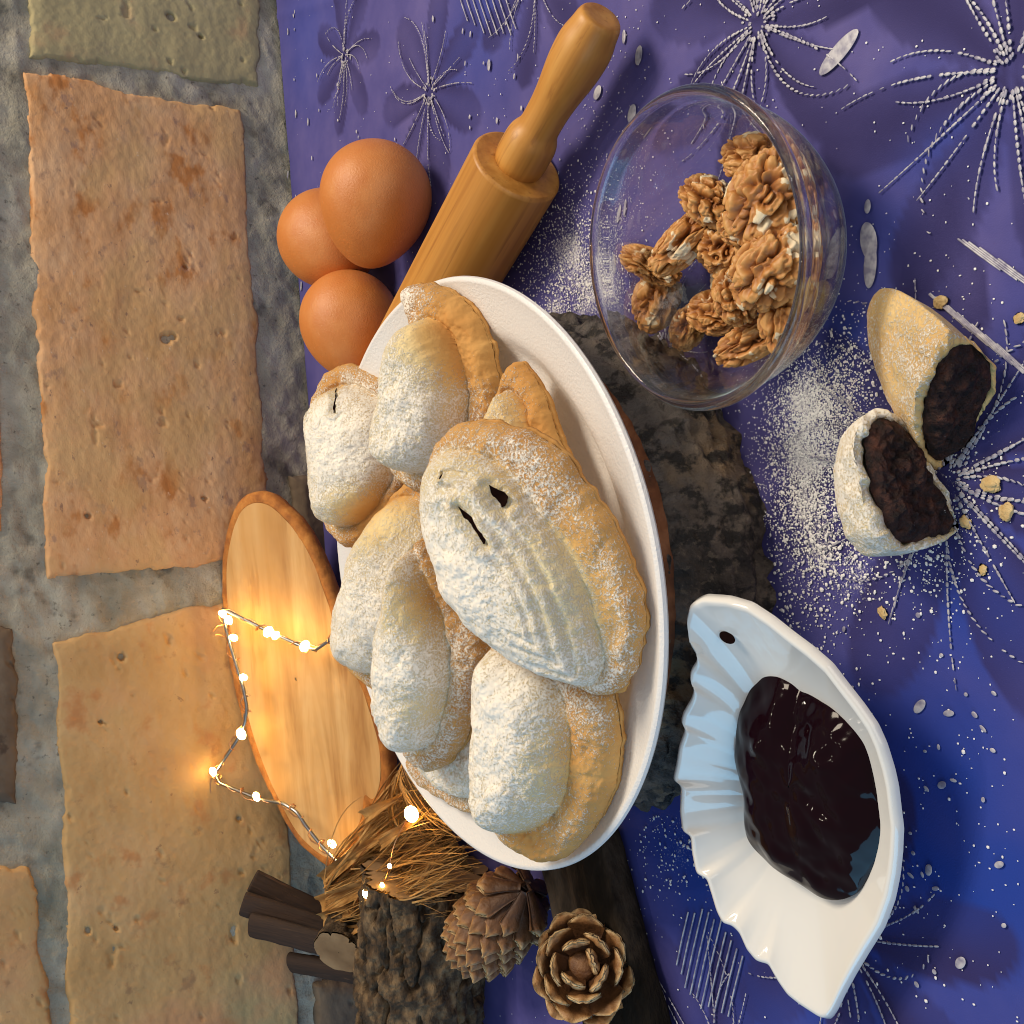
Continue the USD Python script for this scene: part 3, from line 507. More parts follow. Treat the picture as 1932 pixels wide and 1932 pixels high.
pastry('wide pale pastry at the back of the plate behind the folded one',
       [(790, 900), (740, 940), (690, 1010), (660, 1090), (645, 1170), (650, 1240), (690, 1285), (740, 1310), (800, 1260), (860, 1150), (880, 1000), (850, 920)],
       [(785, 935), (735, 955), (688, 1030), (662, 1110), (652, 1180), (668, 1240), (730, 1268), (800, 1220), (850, 1120), (855, 1000)],
       onz(740, 1120, .053), (-0.08, -0.34, 0.94), .018, soft=.8, seed=9, sugar=0.50, brown=0.40, patch=[(770, 960, .02, -.4, .15), (680, 1270, .008, -.2, .2)])
pastry('hidden pastry under the others whose browned edge shows at the left',
       [(778, 1445), (800, 1478), (850, 1512), (905, 1535), (940, 1520), (1000, 1440), (1000, 1340), (900, 1320), (800, 1380)],
       [(820, 1440), (860, 1480), (920, 1500), (970, 1430), (960, 1360), (890, 1350), (830, 1390)],
       onz(880, 1440, .046), (-0.05, -0.10, 0.99), .011, seed=11, sugar=0.50, brown=0.42)
pastry('folded pastry with a layered rim in the middle of the pile',
       [(795, 1020), (840, 1060), (880, 1130), (918, 1185), (928, 1240), (908, 1320), (882, 1390), (842, 1442), (800, 1445), (768, 1400), (745, 1330), (742, 1240), (755, 1130), (770, 1060)],
       [(795, 1030), (825, 1075), (852, 1140), (870, 1205), (873, 1270), (858, 1340), (832, 1392), (795, 1392), (765, 1355), (748, 1290), (748, 1210), (764, 1110)],
       onz(830, 1240, .064), (-0.16, -0.40, 0.90), .018, flange_h=.0085, soft=.7, seed=13, sugar=0.50, brown=0.36, patch=[(830, 1120, .010, -.35, .2), (840, 1290, .008, -.25, -.1)])
pastry('smooth rounded pastry at the near left of the plate by the pine cones',
       [(950, 1195), (1010, 1200), (1080, 1250), (1150, 1290), (1170, 1350), (1172, 1420), (1155, 1500), (1110, 1575), (1045, 1622), (985, 1597), (945, 1555), (930, 1480), (922, 1380), (925, 1280)],
       [(955, 1205), (1010, 1215), (1070, 1270), (1095, 1330), (1102, 1400), (1092, 1470), (1050, 1535), (985, 1550), (945, 1520), (926, 1440), (924, 1310)],
       onz(1040, 1420, .054), (-0.14, -0.32, 0.94), .017, flange_h=.0075, soft=.85, seed=17, sugar=0.50, brown=0.40, patch=[(1130, 1440, .014, -.4, .12), (1030, 1590, .010, -.35, .2), (970, 1320, .015, .1, 0)])
pastry('large striped pastry with two dark slits on top of the pile',
       [(830, 835), (870, 800), (930, 797), (1010, 818), (1070, 858), (1112, 920), (1160, 985), (1190, 1060), (1212, 1110), (1218, 1180), (1205, 1250), (1180, 1290), (1150, 1308), (1110, 1300), (1040, 1272), (975, 1235), (910, 1185), (865, 1130), (835, 1060), (815, 980), (808, 900)],
       [(832, 868), (890, 842), (950, 862), (1000, 910), (1050, 975), (1095, 1040), (1125, 1110), (1145, 1190), (1150, 1250), (1130, 1280), (1080, 1272), (1010, 1245), (930, 1192), (870, 1125), (838, 1050), (818, 970)],
       onz(1000, 1060, .066), (-0.16, -0.46, 0.87), .016, flange_h=.0065, soft=.68, seed=19, sugar=0.55, brown=0.33, folds=.0017, power=2.0, slits=[([(924, 933), (948, 966), (972, 999)], .0021), ([(964, 900), (978, 918), (993, 938)], .0023), ([(880, 878), (882, 886)], .0005)],
       patch=[(1080, 1020, .012, -.22, -.15), (1120, 1130, .012, -.22, -.15), (1150, 1000, .012, -.1, .15), (920, 880, .014, -.25, .05), (880, 1050, .02, .15, 0)])

# ================================================================== eggs
def egg(label, px, py, zc, axis, L=0.053, W=0.0455):
    t = np.linspace(0, np.pi, 60); x = -np.cos(t) * L / 2; r = W / 2 * np.sin(t) * (1 - 0.14 * np.cos(t) * 1.0 - 0.05 * np.cos(t) ** 2) / 0.985
    v, f = lathe(np.stack([r, x], 1), 72)
    c = onz(px, py, zc); e1, e2, n = frame_of(axis, (0.3, 0.5, 1))
    p = c + v[:, :1] * e1 + v[:, 1:2] * e2 + v[:, 2:3] * n
    solo('egg', (p, f), 'egg_shell', label, 'egg', 'three brown eggs')
egg('brown egg furthest back, touching the wall side and half hidden', 622, 455, .0222, (0.6, 0.75, 0.1), .052, .0440)
egg('brown egg in front, nearest the rolling pin and fully seen', 707, 386, .0228, (0.93, -0.28, -0.12), .0535, .0462)
egg('brown egg partly behind the small pastry on the plate', 664, 618, .0222, (0.9, 0.35, 0.05), .0525, .0440)

# ================================================================== rolling pin
zr = 0.0173
pa, pb_ = onz(977, 311, zr), onz(1136, 30, zr + .001)
ax = unit(pa - pb_)                           # from handle into the roller
pinf = frame_of(ax, (0, 0, 1))
def along(profile, n, start):
    v, f = lathe(profile, n); LOC.append({'lu': v[:, 0], 'lv': v[:, 1], 'lw': v[:, 2]}); return start + v[:, :1] * pinf[0] + v[:, 1:2] * pinf[1] + v[:, 2:3] * pinf[2], f
LOC = []
pin = thing('rolling_pin', 'wooden rolling pin with a turned handle lying behind the plate', 'rolling pin', pa * [1, 1, 0])
RB, LB = 0.0168, 0.155
hl = np.linalg.norm(pb_ - pa)
rm = along([(0.0, 0.0), (0.010, 0.0), (RB - .0012, 0.0), (RB - .0011, 0.00002), (RB - .0004, 0.0003), (RB, 0.0011), (RB, 0.0014)] + [(RB, LB * q) for q in np.linspace(.03, .97, 12)] + [(RB, LB - .0006), (RB - .0006, LB), (0, LB)], 120, pa)
part('roller', rm, 'pin_wood', pin, prim=LOC[-1])
hp = [(0.0086, 0.0005), (0.0091, -0.002), (0.0093, -0.008), (0.0091, -0.0135), (0.0084, -0.0165), (0.0074, -0.019), (0.0070, -0.023), (0.0071, -0.030), (0.0079, -0.040), (0.0088, -0.048), (0.0092, -0.055), (0.0089, -0.062), (0.0079, -0.0675), (0.0067, -0.0722), (0.0061, -0.0728), (0.004, -0.0726), (0.0, -0.0725)]
hp = np.array(hp); hp[:, 1] *= hl / 0.0728
hpz = open_curve(hp[:15], 60); hpz = np.vstack([hpz, hp[15:]])
hm = along(hpz[::-1], 72, pa); part('handle', hm, 'pin_wood', pin, prim=LOC[-1])
far = pa + ax * LB
hq = hpz.copy(); hq[:, 1] = LB - hq[:, 1]
hm = along(hq, 72, pa); part('handle', hm, 'pin_wood', pin, prim=LOC[-1])

# ================================================================== glass bowl with walnuts
BC = np.array([0.0639, 0.2123, 0.0362]); BN = unit([math.sin(math.radians(-6)), math.sin(math.radians(1.4)), 1.0]); BRd = 0.0416
be = frame_of(BN)
HB = 0.0345
prof_o = [(0.0160, -HB), (0.0215, -HB + .0001), (0.0248, -HB + .0010), (0.0262, -HB + .0028), (0.0280, -HB + .0044), (0.0305, -HB + .0070), (0.0345, -HB + .0130), (0.0378, -HB + .0205), (0.0400, -HB + .0280), (0.0408, -0.0050)]
prof_r = [(BRd - .0002, -0.0032), (BRd + .0003, -0.0018), (BRd - .0001, -0.0006), (BRd - .0010, 0.0002), (BRd - .0021, -0.0003), (BRd - .0028, -0.0016)]
prof_i = [(0.0383, -0.0042), (0.0374, -HB + .0268), (0.0352, -HB + .0200), (0.0320, -HB + .0135), (0.0282, -HB + .0086), (0.0240, -HB + .0056), (0.0200, -HB + .0044), (0.015, -HB + .004)]
seg = np.vstack([[(0.0, -HB + .0006)], [(0.0125, -HB + .0006), (0.0138, -HB + .0002)], open_curve(prof_o, 40), open_curve(prof_r, 16), open_curve(prof_i, 34), [(0.0, -HB + .0038)]])
v, f = lathe(seg, 160)
bowl = solo('glass_bowl', (place(v, BC, be), f), 'glass', 'small clear glass bowl holding walnut kernels', 'bowl')

def walnut(label, px, py, zc, size, axis, up, seed, halfcut=True):
    s = trimesh.creation.icosphere(5, 1.0); d = s.vertices
    n1 = fbm(d * 2.3 + seed * 3.1, 3, seed); n2 = fbm(d * 4.6 + seed, 3, seed + 1)
    dw = d + 0.35 * np.stack([fbm(d * 2 + k * 7 + seed, 2, seed + k) - 0.5 for k in range(3)], 1)
    n1 = fbm(dw * 2.1 + seed * 3.1, 2, seed); n2 = fbm(dw * 4.4 + seed, 2, seed + 1)
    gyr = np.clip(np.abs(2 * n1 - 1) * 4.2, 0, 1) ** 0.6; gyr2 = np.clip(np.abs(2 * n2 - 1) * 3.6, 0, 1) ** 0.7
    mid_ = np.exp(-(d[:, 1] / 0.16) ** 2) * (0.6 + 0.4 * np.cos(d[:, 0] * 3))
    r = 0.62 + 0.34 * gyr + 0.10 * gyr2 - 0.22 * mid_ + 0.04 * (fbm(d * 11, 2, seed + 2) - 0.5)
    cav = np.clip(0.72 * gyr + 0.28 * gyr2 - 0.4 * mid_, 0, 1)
    v = d * np.clip(r, 0.35, 1.3)[:, None]
    v[:, 0] *= size[0] * 1.12; v[:, 1] *= size[1] * 1.15; v[:, 2] *= size[2] * 1.2
    if halfcut: v[:, 2] = np.where(v[:, 2] < -size[2] * .25, -size[2] * .25 + (v[:, 2] + size[2] * .25) * 0.35, v[:, 2])
    e1, e2, n = frame_of(up, axis); c = onz(px, py, max(zc - .003, .009))
    p = c + v[:, :1] * e1 + v[:, 1:2] * e2 + v[:, 2:3] * n
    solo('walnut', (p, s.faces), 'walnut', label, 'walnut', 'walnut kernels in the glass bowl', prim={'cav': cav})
W = [  # label, px, py, z, size, axis, up
    ('walnut piece furthest left in the glass bowl, slim and curled', 1225, 500, .019, (.0100, .0042, .0042), (0.5, 0.8, .2), (0.2, -0.5, 0.9)),
    ('walnut piece low at the left of the bowl with a pale patch', 1240, 565, .012, (.0095, .0066, .0050), (0.9, -0.5, .1), (0.0, -0.4, 0.9)),
    ('long standing walnut half in the middle left of the bowl', 1300, 450, .019, (.0128, .0052, .0052), (0.55, -0.85, -.1), (0.1, -0.7, 0.7)),
    ('walnut piece at the back of the pile behind the long half', 1338, 380, .020, (.0085, .0056, .0050), (0.6, 0.8, 0), (0.1, -0.5, 0.9)),
    ('big pale walnut half at the top right of the pile', 1447, 375, .024, (.0118, .0092, .0056), (0.7, -0.7, 0), (-0.1, -0.35, 0.95)),
    ('walnut half at the right edge of the pile with a smooth hollow', 1425, 298, .018, (.0088, .0060, .0050), (0.2, 0.8, .2), (0.3, -0.5, 0.8)),
    ('reddish walnut half in the centre of the bowl seen from its lobes', 1455, 505, .024, (.0112, .0080, .0054), (0.5, -0.8, 0), (-0.1, -0.4, 0.9)),
    ('small walnut lobe between the central half and the front half', 1388, 560, .020, (.0072, .0054, .0048), (0.9, 0.2, 0), (-0.1, -0.6, 0.8)),
    ('walnut half lying front left of the pile with a ribbed edge', 1425, 640, .012, (.0112, .0052, .0046), (0.1, -0.95, .1), (-0.3, -0.5, 0.8)),
    ('walnut crumb sunk at the bottom front of the pile', 1298, 622, .009, (.0066, .0048, .0040), (0.6, -0.5, .2), (0, -0.4, 0.9)),
    ('walnut half at the near wall of the bowl, lobes facing out', 1483, 590, .017, (.0100, .0062, .0050), (0.95, -0.2, 0), (-0.1, -0.6, 0.8)),
    ('pale cornered walnut piece right under the long half', 1365, 468, .015, (.0072, .0064, .0050), (0.3, 0.8, 0), (0.1, -0.3, 0.9)),
    ('walnut piece underneath the others at the bottom of the bowl', 1395, 500, .009, (.0110, .0098, .0046), (0.9, 0.1, 0), (0, 0, 1)),
    ('little walnut lobe propped above the reddish half', 1400, 430, .022, (.0062, .0046, .0044), (0.5, 0.8, 0), (0, -0.5, 0.9)),
    ('walnut fragment between the slim piece and the front half', 1350, 590, .011, (.0078, .0056, .0042), (0.2, 0.9, 0), (0, -0.4, 0.9)),
]
for i, w in enumerate(W): walnut(w[0], w[1], w[2], w[3], w[4], w[5], w[6], 5 + 3 * i)

# ================================================================== leaf dish with jam
def zoomL(x, y): return (1201 + .4437 * x, 1075 + .4437 * y)
leaf_px = [(215, 230), (230, 165), (280, 140), (380, 148), (470, 175), (560, 235), (640, 300), (720, 360), (800, 430), (860, 510), (930, 600), (985, 680), (1020, 760), (1050, 860), (1065, 930), (1075, 1020), (1085, 1100), (1080, 1200), (1070, 1290), (1050, 1390), (1010, 1500), (950, 1600), (900, 1690), (860, 1770), (825, 1850), (800, 1885), (775, 1885), (690, 1830), (640, 1790), (605, 1740), (590, 1715), (560, 1660), (510, 1648), (470, 1600), (440, 1530), (410, 1500), (370, 1490), (345, 1440), (325, 1370), (305, 1305), (262, 1285), (245, 1200), (240, 1130), (205, 1110), (195, 1030), (200, 925), (165, 900), (180, 830), (190, 760), (215, 690), (195, 660), (205, 620), (240, 560), (250, 520), (230, 480), (235, 440), (262, 400), (255, 360), (225, 310)]
LZ = lambda px, py: 0.0175 + 0.0185 * np.clip((1905 - py) / 760, 0, 1) ** 1.2 + 0.004 * np.clip((1480 - px) / 200, -1, 1)
def dense(pts, n):
    pts = np.asarray(pts, float); q = np.vstack([pts, pts[:1]]); s = np.r_[0, np.cumsum(np.linalg.norm(np.diff(q, axis=0), axis=1))]
    u = np.linspace(0, s[-1], n, endpoint=False); return np.stack([np.interp(u, s, q[:, k]) for k in (0, 1)], 1)
lp = dense([zoomL(*p) for p in leaf_px], 480)
k5 = np.array([.1, .2, .4, .2, .1]); lp = np.stack([np.convolve(np.r_[lp[-2:, k], lp[:, k], lp[:2, k]], k5, 'valid') for k in (0, 1)], 1)
rim = np.array([onz(x, y, LZ(x, y)) for x, y in lp])
mid = onz(1500, 1520, 0.0105)                 # deepest point of the inside
NL = 64
t = np.linspace(0, 1, NL)
ins = np.zeros((len(rim), NL, 3)); dirs = rim - mid
prof_d = t[None, :] ** 2.3
sm = np.ones(41) / 41; dsm = np.stack([np.convolve(np.r_[dirs[-20:, k], dirs[:, k], dirs[:20, k]], sm, 'valid') for k in range(3)], 1)
blend = (t ** 5)[None, :, None]
ins[..., :2] = mid[None, None, :2] + (dsm[:, None, :2] * (1 - blend) + dirs[:, None, :2] * blend) * t[None, :, None]
ins[..., 2] = mid[2] + (rim[:, 2] - mid[2])[:, None] * prof_d
# pressed feather ribs running from the keel to each tooth along the far, serrated side
far_w = np.clip((1420 - lp[:, 0]) / 120, 0, 1)
rib = np.sin(np.unwrap(np.arctan2(dirs[:, 1], dirs[:, 0])) * 13.0)
ins[..., 2] += 0.0005 * (np.abs(rib)[:, None] - 0.5) * np.clip(t * 1.4 - 0.35, 0, 1)[None, :] * far_w[:, None] * (1 - t[None, :] ** 8)
thick = 0.0021
outer_ = ins.copy(); outer_[..., 2] -= thick * (1.2 - 0.3 * t)[None, :]
outer_[..., :2] += dirs[:, None, :2] / np.linalg.norm(dirs[:, :2], axis=1)[:, None, None] * (0.0022 * t ** 3)[None, :, None]
outer_[..., 2] = np.maximum(outer_[..., 2], 0.0008)
lipm = (ins[:, -1:] + outer_[:, -1:]) / 2 + np.array([0, 0, 0.0009])
allv = np.concatenate([ins, lipm, outer_[:, ::-1]], 1)
leaf = thing('leaf_dish', 'white glazed leaf shaped dish with scalloped edge holding dark jam', 'dish', (mid[0], mid[1], 0))
part('body', (allv.reshape(-1, 3), gridfaces(len(rim), allv.shape[1], True)), 'leaf_ceramic', leaf)
# hanging hole near the stalk end: a dark disc stands for its shade
hc = np.array([1372, 1203.0]); th_ = np.linspace(0, 2 * np.pi, 24, endpoint=False)
def leaf_surf(px, py):
    """point of the dish's inside seen at a picture point"""
    r = ray(px, py); tt = np.linspace(0.9, 1.12, 500)
    base_t = (0.02 - H) / r[2]
    flat = ins.reshape(-1, 3)
    best = None
    P = CAM + r * (base_t * tt)[:, None]
    d2 = ((flat[None, ::1, :] - CAM) - np.outer((flat - CAM) @ unit(r), unit(r))[None])
    i = np.argmin((d2[0] ** 2).sum(1)); return flat[i]
hs = leaf_surf(*hc)
hn = unit(CAM - hs)
hv = []
for a in th_: hv.append(onp(hc[0] + 15 * math.cos(a) , hc[1] + 11 * math.sin(a) + 5 * math.cos(a), hs + hn * 0.0016, hn))
hv = np.array(hv); hv = np.vstack([hv, hv.mean(0)])
part('hole', trimesh.Trimesh(hv, [[i, (i + 1) % 24, 24] for i in range(24)], process=False), 'slit', leaf, smooth=False)
jam_px = [(590, 370), (660, 385), (760, 440), (850, 530), (930, 640), (990, 740), (1020, 850), (1050, 980), (1072, 1100), (1055, 1200), (1010, 1290), (960, 1360), (880, 1398), (800, 1390), (720, 1340), (620, 1280), (540, 1210), (490, 1150), (470, 1040), (465, 940), (440, 850), (435, 730), (440, 620), (480, 510), (540, 420)]
jo = onz(1530, 1450, 0.0165)
jp = closed_curve([zoomL(*p) for p in jam_px], 300)
jr = np.array([onz(x, y, (1 - (bl := np.clip((x - 1530) / 110, 0, 1) ** 1.5)) * (0.0150 + 0.0035 * np.clip((1530 - x) / 110, 0, 1)) + bl * (LZ(x, y) - 0.0055)) for x, y in jp])
jc = jr.mean(0); t = np.sin(np.linspace(0.01, np.pi / 2, 90))
jv = jc + (jr - jc)[:, None, :] * t[None, :, None]
hz = np.sqrt(np.clip(1 - t ** 6, 0, 1))
jv[..., 2] += 0.0012 + 0.0060 * (1 - t[None, :] ** 3) + 0.0008 * hz[None, :] + (0.0064 * (fbm(jv * 80, 3, 21) - 0.5) + 0.0018 * (fbm(jv * 150, 2, 22) - 0.5)) * hz[None, :]
jb = jr[:, None, :] - np.array([0, 0, 0.004])
solo('jam', (np.concatenate([jv, jb], 1).reshape(-1, 3), gridfaces(300, 91, True)), 'jam', 'glossy dark plum jam heaped in the white leaf dish', 'jam')

# ================================================================== broken pastry halves on the cloth
def half(label, face_px, fill_px, o, n, back, taper, seed, sugar, brown, squash=1.0):
    o = np.asarray(o, float); e1, e2, n = frame_of(n)
    fl = lambda px: np.array([[(q := onp(x, y, o, n) - o) @ e1, q @ e2] for x, y in px])
    out = dense(fl(face_px), 220); k9 = np.ones(5) / 5; out = np.stack([np.convolve(np.r_[out[-2:, q], out[:, q], out[:2, q]], k9, 'valid') for q in (0, 1)], 1); c = out.mean(0)
    nb = 70; tt = np.linspace(0, 1, nb)
    rows = []
    for t_ in tt:
        sc = (1 - t_ ** taper) ** 0.6
        p2 = c + (out - c) * max(sc, 0.02)
        p = o + p2[:, :1] * e1 + p2[:, 1:2] * e2 + np.asarray(back) * t_
        p[:, 2] += (1 - sc) * np.minimum(0, 0.35 * (o[2] - p[:, 2])) * squash
        p += 0.0025 * (fbm(p * 70, 3, seed)[:, None] - 0.5) * n + 0.0022 * (fbm(p * 260, 4, seed + 1)[:, None] - 0.5) * np.array([0, -.3, 1])
        p[:, 2] += 0.0018 * (fbm(p * 110, 3, seed + 2) - 0.5)
        p[:, 2] += 0.0022 * (fbm(p * 45, 3, seed + 8) - 0.5)
        rows.append(p)
    rows = np.stack(rows, 1)
    # broken wall of the crust: inner edge of the shell, set back a little
    inn = closed_curve(fl(fill_px), 220, s=2e-8)
    # match start angles
    a0 = np.argmin(np.abs(np.angle(np.exp(1j * (np.arctan2(*(inn - c).T[::-1]) - np.arctan2(*(out[0] - c)[::-1]))))))
    inn = np.roll(inn, -a0, 0)
    innw = o + inn[:, :1] * e1 + inn[:, 1:2] * e2
    rag = fbm(innw * 260, 4, seed)[:, None] - 0.5
    rows[:, 0] += n * 0.004 * rag; innw = innw + n * 0.003 * rag + (innw - innw.mean(0)) * 0.35 * (fbm(innw * 220, 3, seed + 5)[:, None] - 0.5)
    m1 = (rows[:, 0] + innw) / 2 + n * 0.0026 * (fbm(innw * 400, 3, seed + 2)[:, None] - 0.2)
    allv = np.concatenate([(innw - n * 0.003)[:, None], innw[:, None], m1[:, None], rows], 1)
    allv[..., 2] = np.maximum(allv[..., 2], 0.0006)
    big = fbm(allv * 45, 3, seed + 4)
    upz = np.clip((allv[..., 2] - 0.004) / 0.012, 0, 1)
    pr = {'sugar': (sugar + 0.75 * (big - 0.5) + 0.1 * upz), 'brown': (brown + 0.3 * (big - 0.5) + 0 * upz)}
    pr['sugar'][:, :3] -= 0.15
    th = thing('broken_pastry', label, 'pastry', o, 'broken pastry halves on the cloth')
    part('crust', (allv.reshape(-1, 3), gridfaces(220, allv.shape[1], True)), 'pastry', th, prim={k: v_.ravel() for k, v_ in pr.items()})
    ci = inn.mean(0); ts = np.linspace(0.01, 1, 60); p2 = ci + (inn - ci)[:, None] * ts[None, :, None]
    w = o + p2[..., :1] * e1 + p2[..., 1:2] * e2
    hgt = 0.0035 * (1 - ts ** 5)[None, :] + 0.0060 * (fbm(w * 170, 4, seed + 6) - 0.5) * (1 - ts ** 8)[None, :] + 0.0024 * (fbm(w * 520, 3, seed + 7) - 0.5)
    w = w + hgt[..., None] * n
    w[..., 2] = np.maximum(w[..., 2], 0.001)
    part('filling', (w.reshape(-1, 3), gridfaces(220, 60, True)), 'filling', th)
def pl3(a, b, c):
    n = unit(np.cross(b - a, c - a)); return a, (n if n @ (CAM - a) > 0 else -n)
o_, n_ = pl3(onz(1770, 880, .001), onz(1880, 735, .001), onz(1770, 690, .019))
half('broken pastry half with golden pointed back and dark filling turned sideways',
     [(1790, 622), (1822, 640), (1880, 690), (1872, 745), (1848, 800), (1812, 862), (1765, 890), (1732, 850), (1722, 795), (1738, 720), (1765, 655)],
     [(1800, 645), (1825, 648), (1868, 692), (1862, 742), (1838, 795), (1802, 850), (1768, 868), (1748, 840), (1740, 795), (1754, 725), (1778, 668)],
     o_, n_, onz(1634, 575, .004) - onz(1795, 760, .009), 1.7, 41, 0.30, 0.52)
o_, n_ = pl3(onz(1800, 1005, .001), onz(1785, 905, .001), onz(1640, 850, .022))
half('broken pastry half with rounded sugared crust and dark filling facing front',
     [(1652, 768), (1695, 782), (1738, 832), (1768, 890), (1795, 945), (1808, 1000), (1780, 1022), (1735, 1038), (1680, 1040), (1640, 1000), (1620, 930), (1610, 850), (1622, 790)],
     [(1660, 790), (1690, 795), (1725, 838), (1752, 895), (1782, 950), (1796, 998), (1770, 1012), (1732, 1022), (1690, 1018), (1662, 975), (1642, 915), (1632, 850), (1640, 805)],
     o_, n_, onz(1605, 955, .006) - onz(1705, 910, .011), 3.0, 47, 0.52, 0.25)

# crumbs
crumb_list = [(1870, 915, .0042, 'pale thin crumb'), (1898, 965, .0038, 'golden crumb with a broken corner'), (1822, 985, .003, 'small tan crumb'), (1775, 570, .0035, 'golden crumb beside the pointed pastry half'), (1855, 1075, .0024, 'oval crumb'), (1665, 1155, .0028, 'lone brownish crumb between the dish and pastry'), (1925, 600, .0026, 'crumb at the picture edge')]
for i, (x, y, s, d) in enumerate(crumb_list):
    m = trimesh.creation.icosphere(3, 1.0); q = m.vertices; r = 0.75 + 0.7 * (fbm(q * 1.6 + i * 5, 3, 60 + i) - 0.5) + 0.3 * (fbm(q * 5, 2, i) - 0.5)
    v = q * r[:, None] * [s * 0.62, s * 0.8, s * 0.3]; v = v @ trimesh.transformations.rotation_matrix(i * 1.1, [0, 0, 1])[:3, :3].T
    v = v + onz(x, y, s * 0.2); v[:, 2] = np.maximum(v[:, 2], 0.0007)
    solo('crumb', (v, m.faces), 'crumb', f'{d}, crumb {"of baked dough on the violet cloth" if "crumb at" not in d else "of dough on the cloth by the stitched lines"}', 'crumb', 'crumbs of crust on the cloth')

# ================================================================== icing sugar scattered on the cloth
tiny = trimesh.creation.icosahedron(); tv, tf = tiny.vertices, tiny.faces
def scatter():
    pts, siz = [], []
    def cloud(x, y, sx, sy, n, lo, hi, pw=2.5):
        for _ in range(n):
            pts.append((x + rng.normal() * sx, y + rng.normal() * sy)); siz.append(lo + (hi - lo) * rng.random() ** pw)
    cloud(1545, 770, 38, 55, 800, .00012, .0004); cloud(1520, 860, 42, 75, 800, .00012, .0004); cloud(1530, 960, 45, 65, 600, .00012, .0005)
    cloud(1555, 1040, 35, 45, 420, .00012, .0005); cloud(1545, 820, 80, 130, 1300, .00012, .0003); cloud(1530, 790, 45, 70, 3200, .0001, .00028); cloud(1520, 920, 45, 80, 2200, .0001, .00028)
    cloud(1530, 1120, 40, 60, 260, .00012, .00055); cloud(1600, 1090, 90, 60, 350, .00012, .0005)
    cloud(1080, 480, 55, 70, 1500, .00014, .0004); cloud(1110, 560, 40, 40, 700, .00014, .0004); cloud(1050, 560, 30, 30, 300, .00014, .0004)
    cloud(1600, 720, 30, 60, 350, .00014, .0005)
    cloud(1790, 860, 60, 130, 500, .00012, .0004); cloud(1740, 1060, 60, 40, 250, .00012, .0005)
    cloud(1260, 1600, 40, 70, 240, .00015, .0006); cloud(1700, 1500, 110, 230, 160, .00015, .0005)
    cloud(1150, 350, 60, 130, 500, .00012, .0003); cloud(700, 300, 150, 200, 160, .00012, .0003)
    for _ in range(900): pts.append((rng.uniform(900, 1932), rng.uniform(0, 1932))); siz.append(rng.uniform(.0001, .00028))
    V, F_ = [], []
    for i, ((x, y), s) in enumerate(zip(pts, siz)):
        c = onz(x, y, 0.0003 + s * 0.4)
        if (c[0] - SC[0]) ** 2 / 0.089 ** 2 + (c[1] - SC[1]) ** 2 / 0.081 ** 2 < 1: continue
        V.append(tv * [s * rng.uniform(.7, 1.5), s * rng.uniform(.7, 1.5), s * .6] + c); F_.append(tf + 12 * (len(V) - 1))
    return np.vstack(V), np.vstack(F_)
solo('icing_sugar', scatter(), 'sugar', 'fine white icing sugar dusted over the violet cloth', 'icing sugar', kind='stuff', smooth=False)

# ================================================================== oval wooden board leaning to the wall
bA, bB = ony(425, 1100, YW - .006), onz(725, 1440, .018)
bn = unit(np.cross([1, 0, 0], bB - bA)); bn = bn * np.sign(bn[2])
bf_ = frame_of(bn)
bpx = [(462, 958), (497, 950), (530, 972), (565, 1015), (592, 1065), (612, 1120), (628, 1170), (640, 1225), (668, 1270), (690, 1320), (708, 1380), (718, 1440), (712, 1492), (700, 1508), (690, 1500), (684, 1530), (668, 1570), (648, 1605), (622, 1618), (588, 1598), (558, 1566), (532, 1520), (506, 1465), (482, 1400), (462, 1330), (444, 1250), (431, 1160), (428, 1070), (440, 1000)]
bo = closed_curve([[(q := onp(x, y, bA, bn) - bA) @ bf_[0], q @ bf_[1]] for x, y in bpx], 360, s=1e-7); bc = bo.mean(0)
ts = np.linspace(0.01, 1, 60)
fp = bc + (bo - bc)[:, None] * ts[None, :, None]
fw = bA + fp[..., :1] * bf_[0] + fp[..., 1:2] * bf_[1]
fw = fw + (0.0012 * (fbm(fw * 70, 3, 3) - 0.5))[..., None] * bn
board = thing('wooden_board', 'oval slice of pale wood with orange bark leaning on the wall', 'wood slice', fw.mean((0, 1)))
part('face', (fw.reshape(-1, 3), gridfaces(360, 60, True)), 'board_face', board)
rim_rows = []
dirr = (bo - bc) / np.linalg.norm(bo - bc, axis=1)[:, None]
for off, dn in [(0.0, -0.0002), (0.0008, 0.0002), (0.0040, 0.0002), (0.0058, -0.0015), (0.0062, -0.004), (0.0052, -0.007), (0.002, -0.0085), (-0.02, -0.0085)]:
    p2 = bo + dirr * off; p = bA + p2[:, :1] * bf_[0] + p2[:, 1:2] * bf_[1] + dn * bn
    p = p + ((0.0025 * (fbm(p * 110, 3, 4) - 0.5) + 0.001 * (fbm(p * 400, 2, 5) - 0.5)) * (off > 0.0005))[:, None] * np.concatenate([dirr[:, :1], dirr[:, 1:2]], 1) @ np.array([bf_[0], bf_[1]])
    rim_rows.append(p)
part('bark', (np.stack(rim_rows, 1).reshape(-1, 3), gridfaces(360, len(rim_rows), True)), 'board_bark', board)

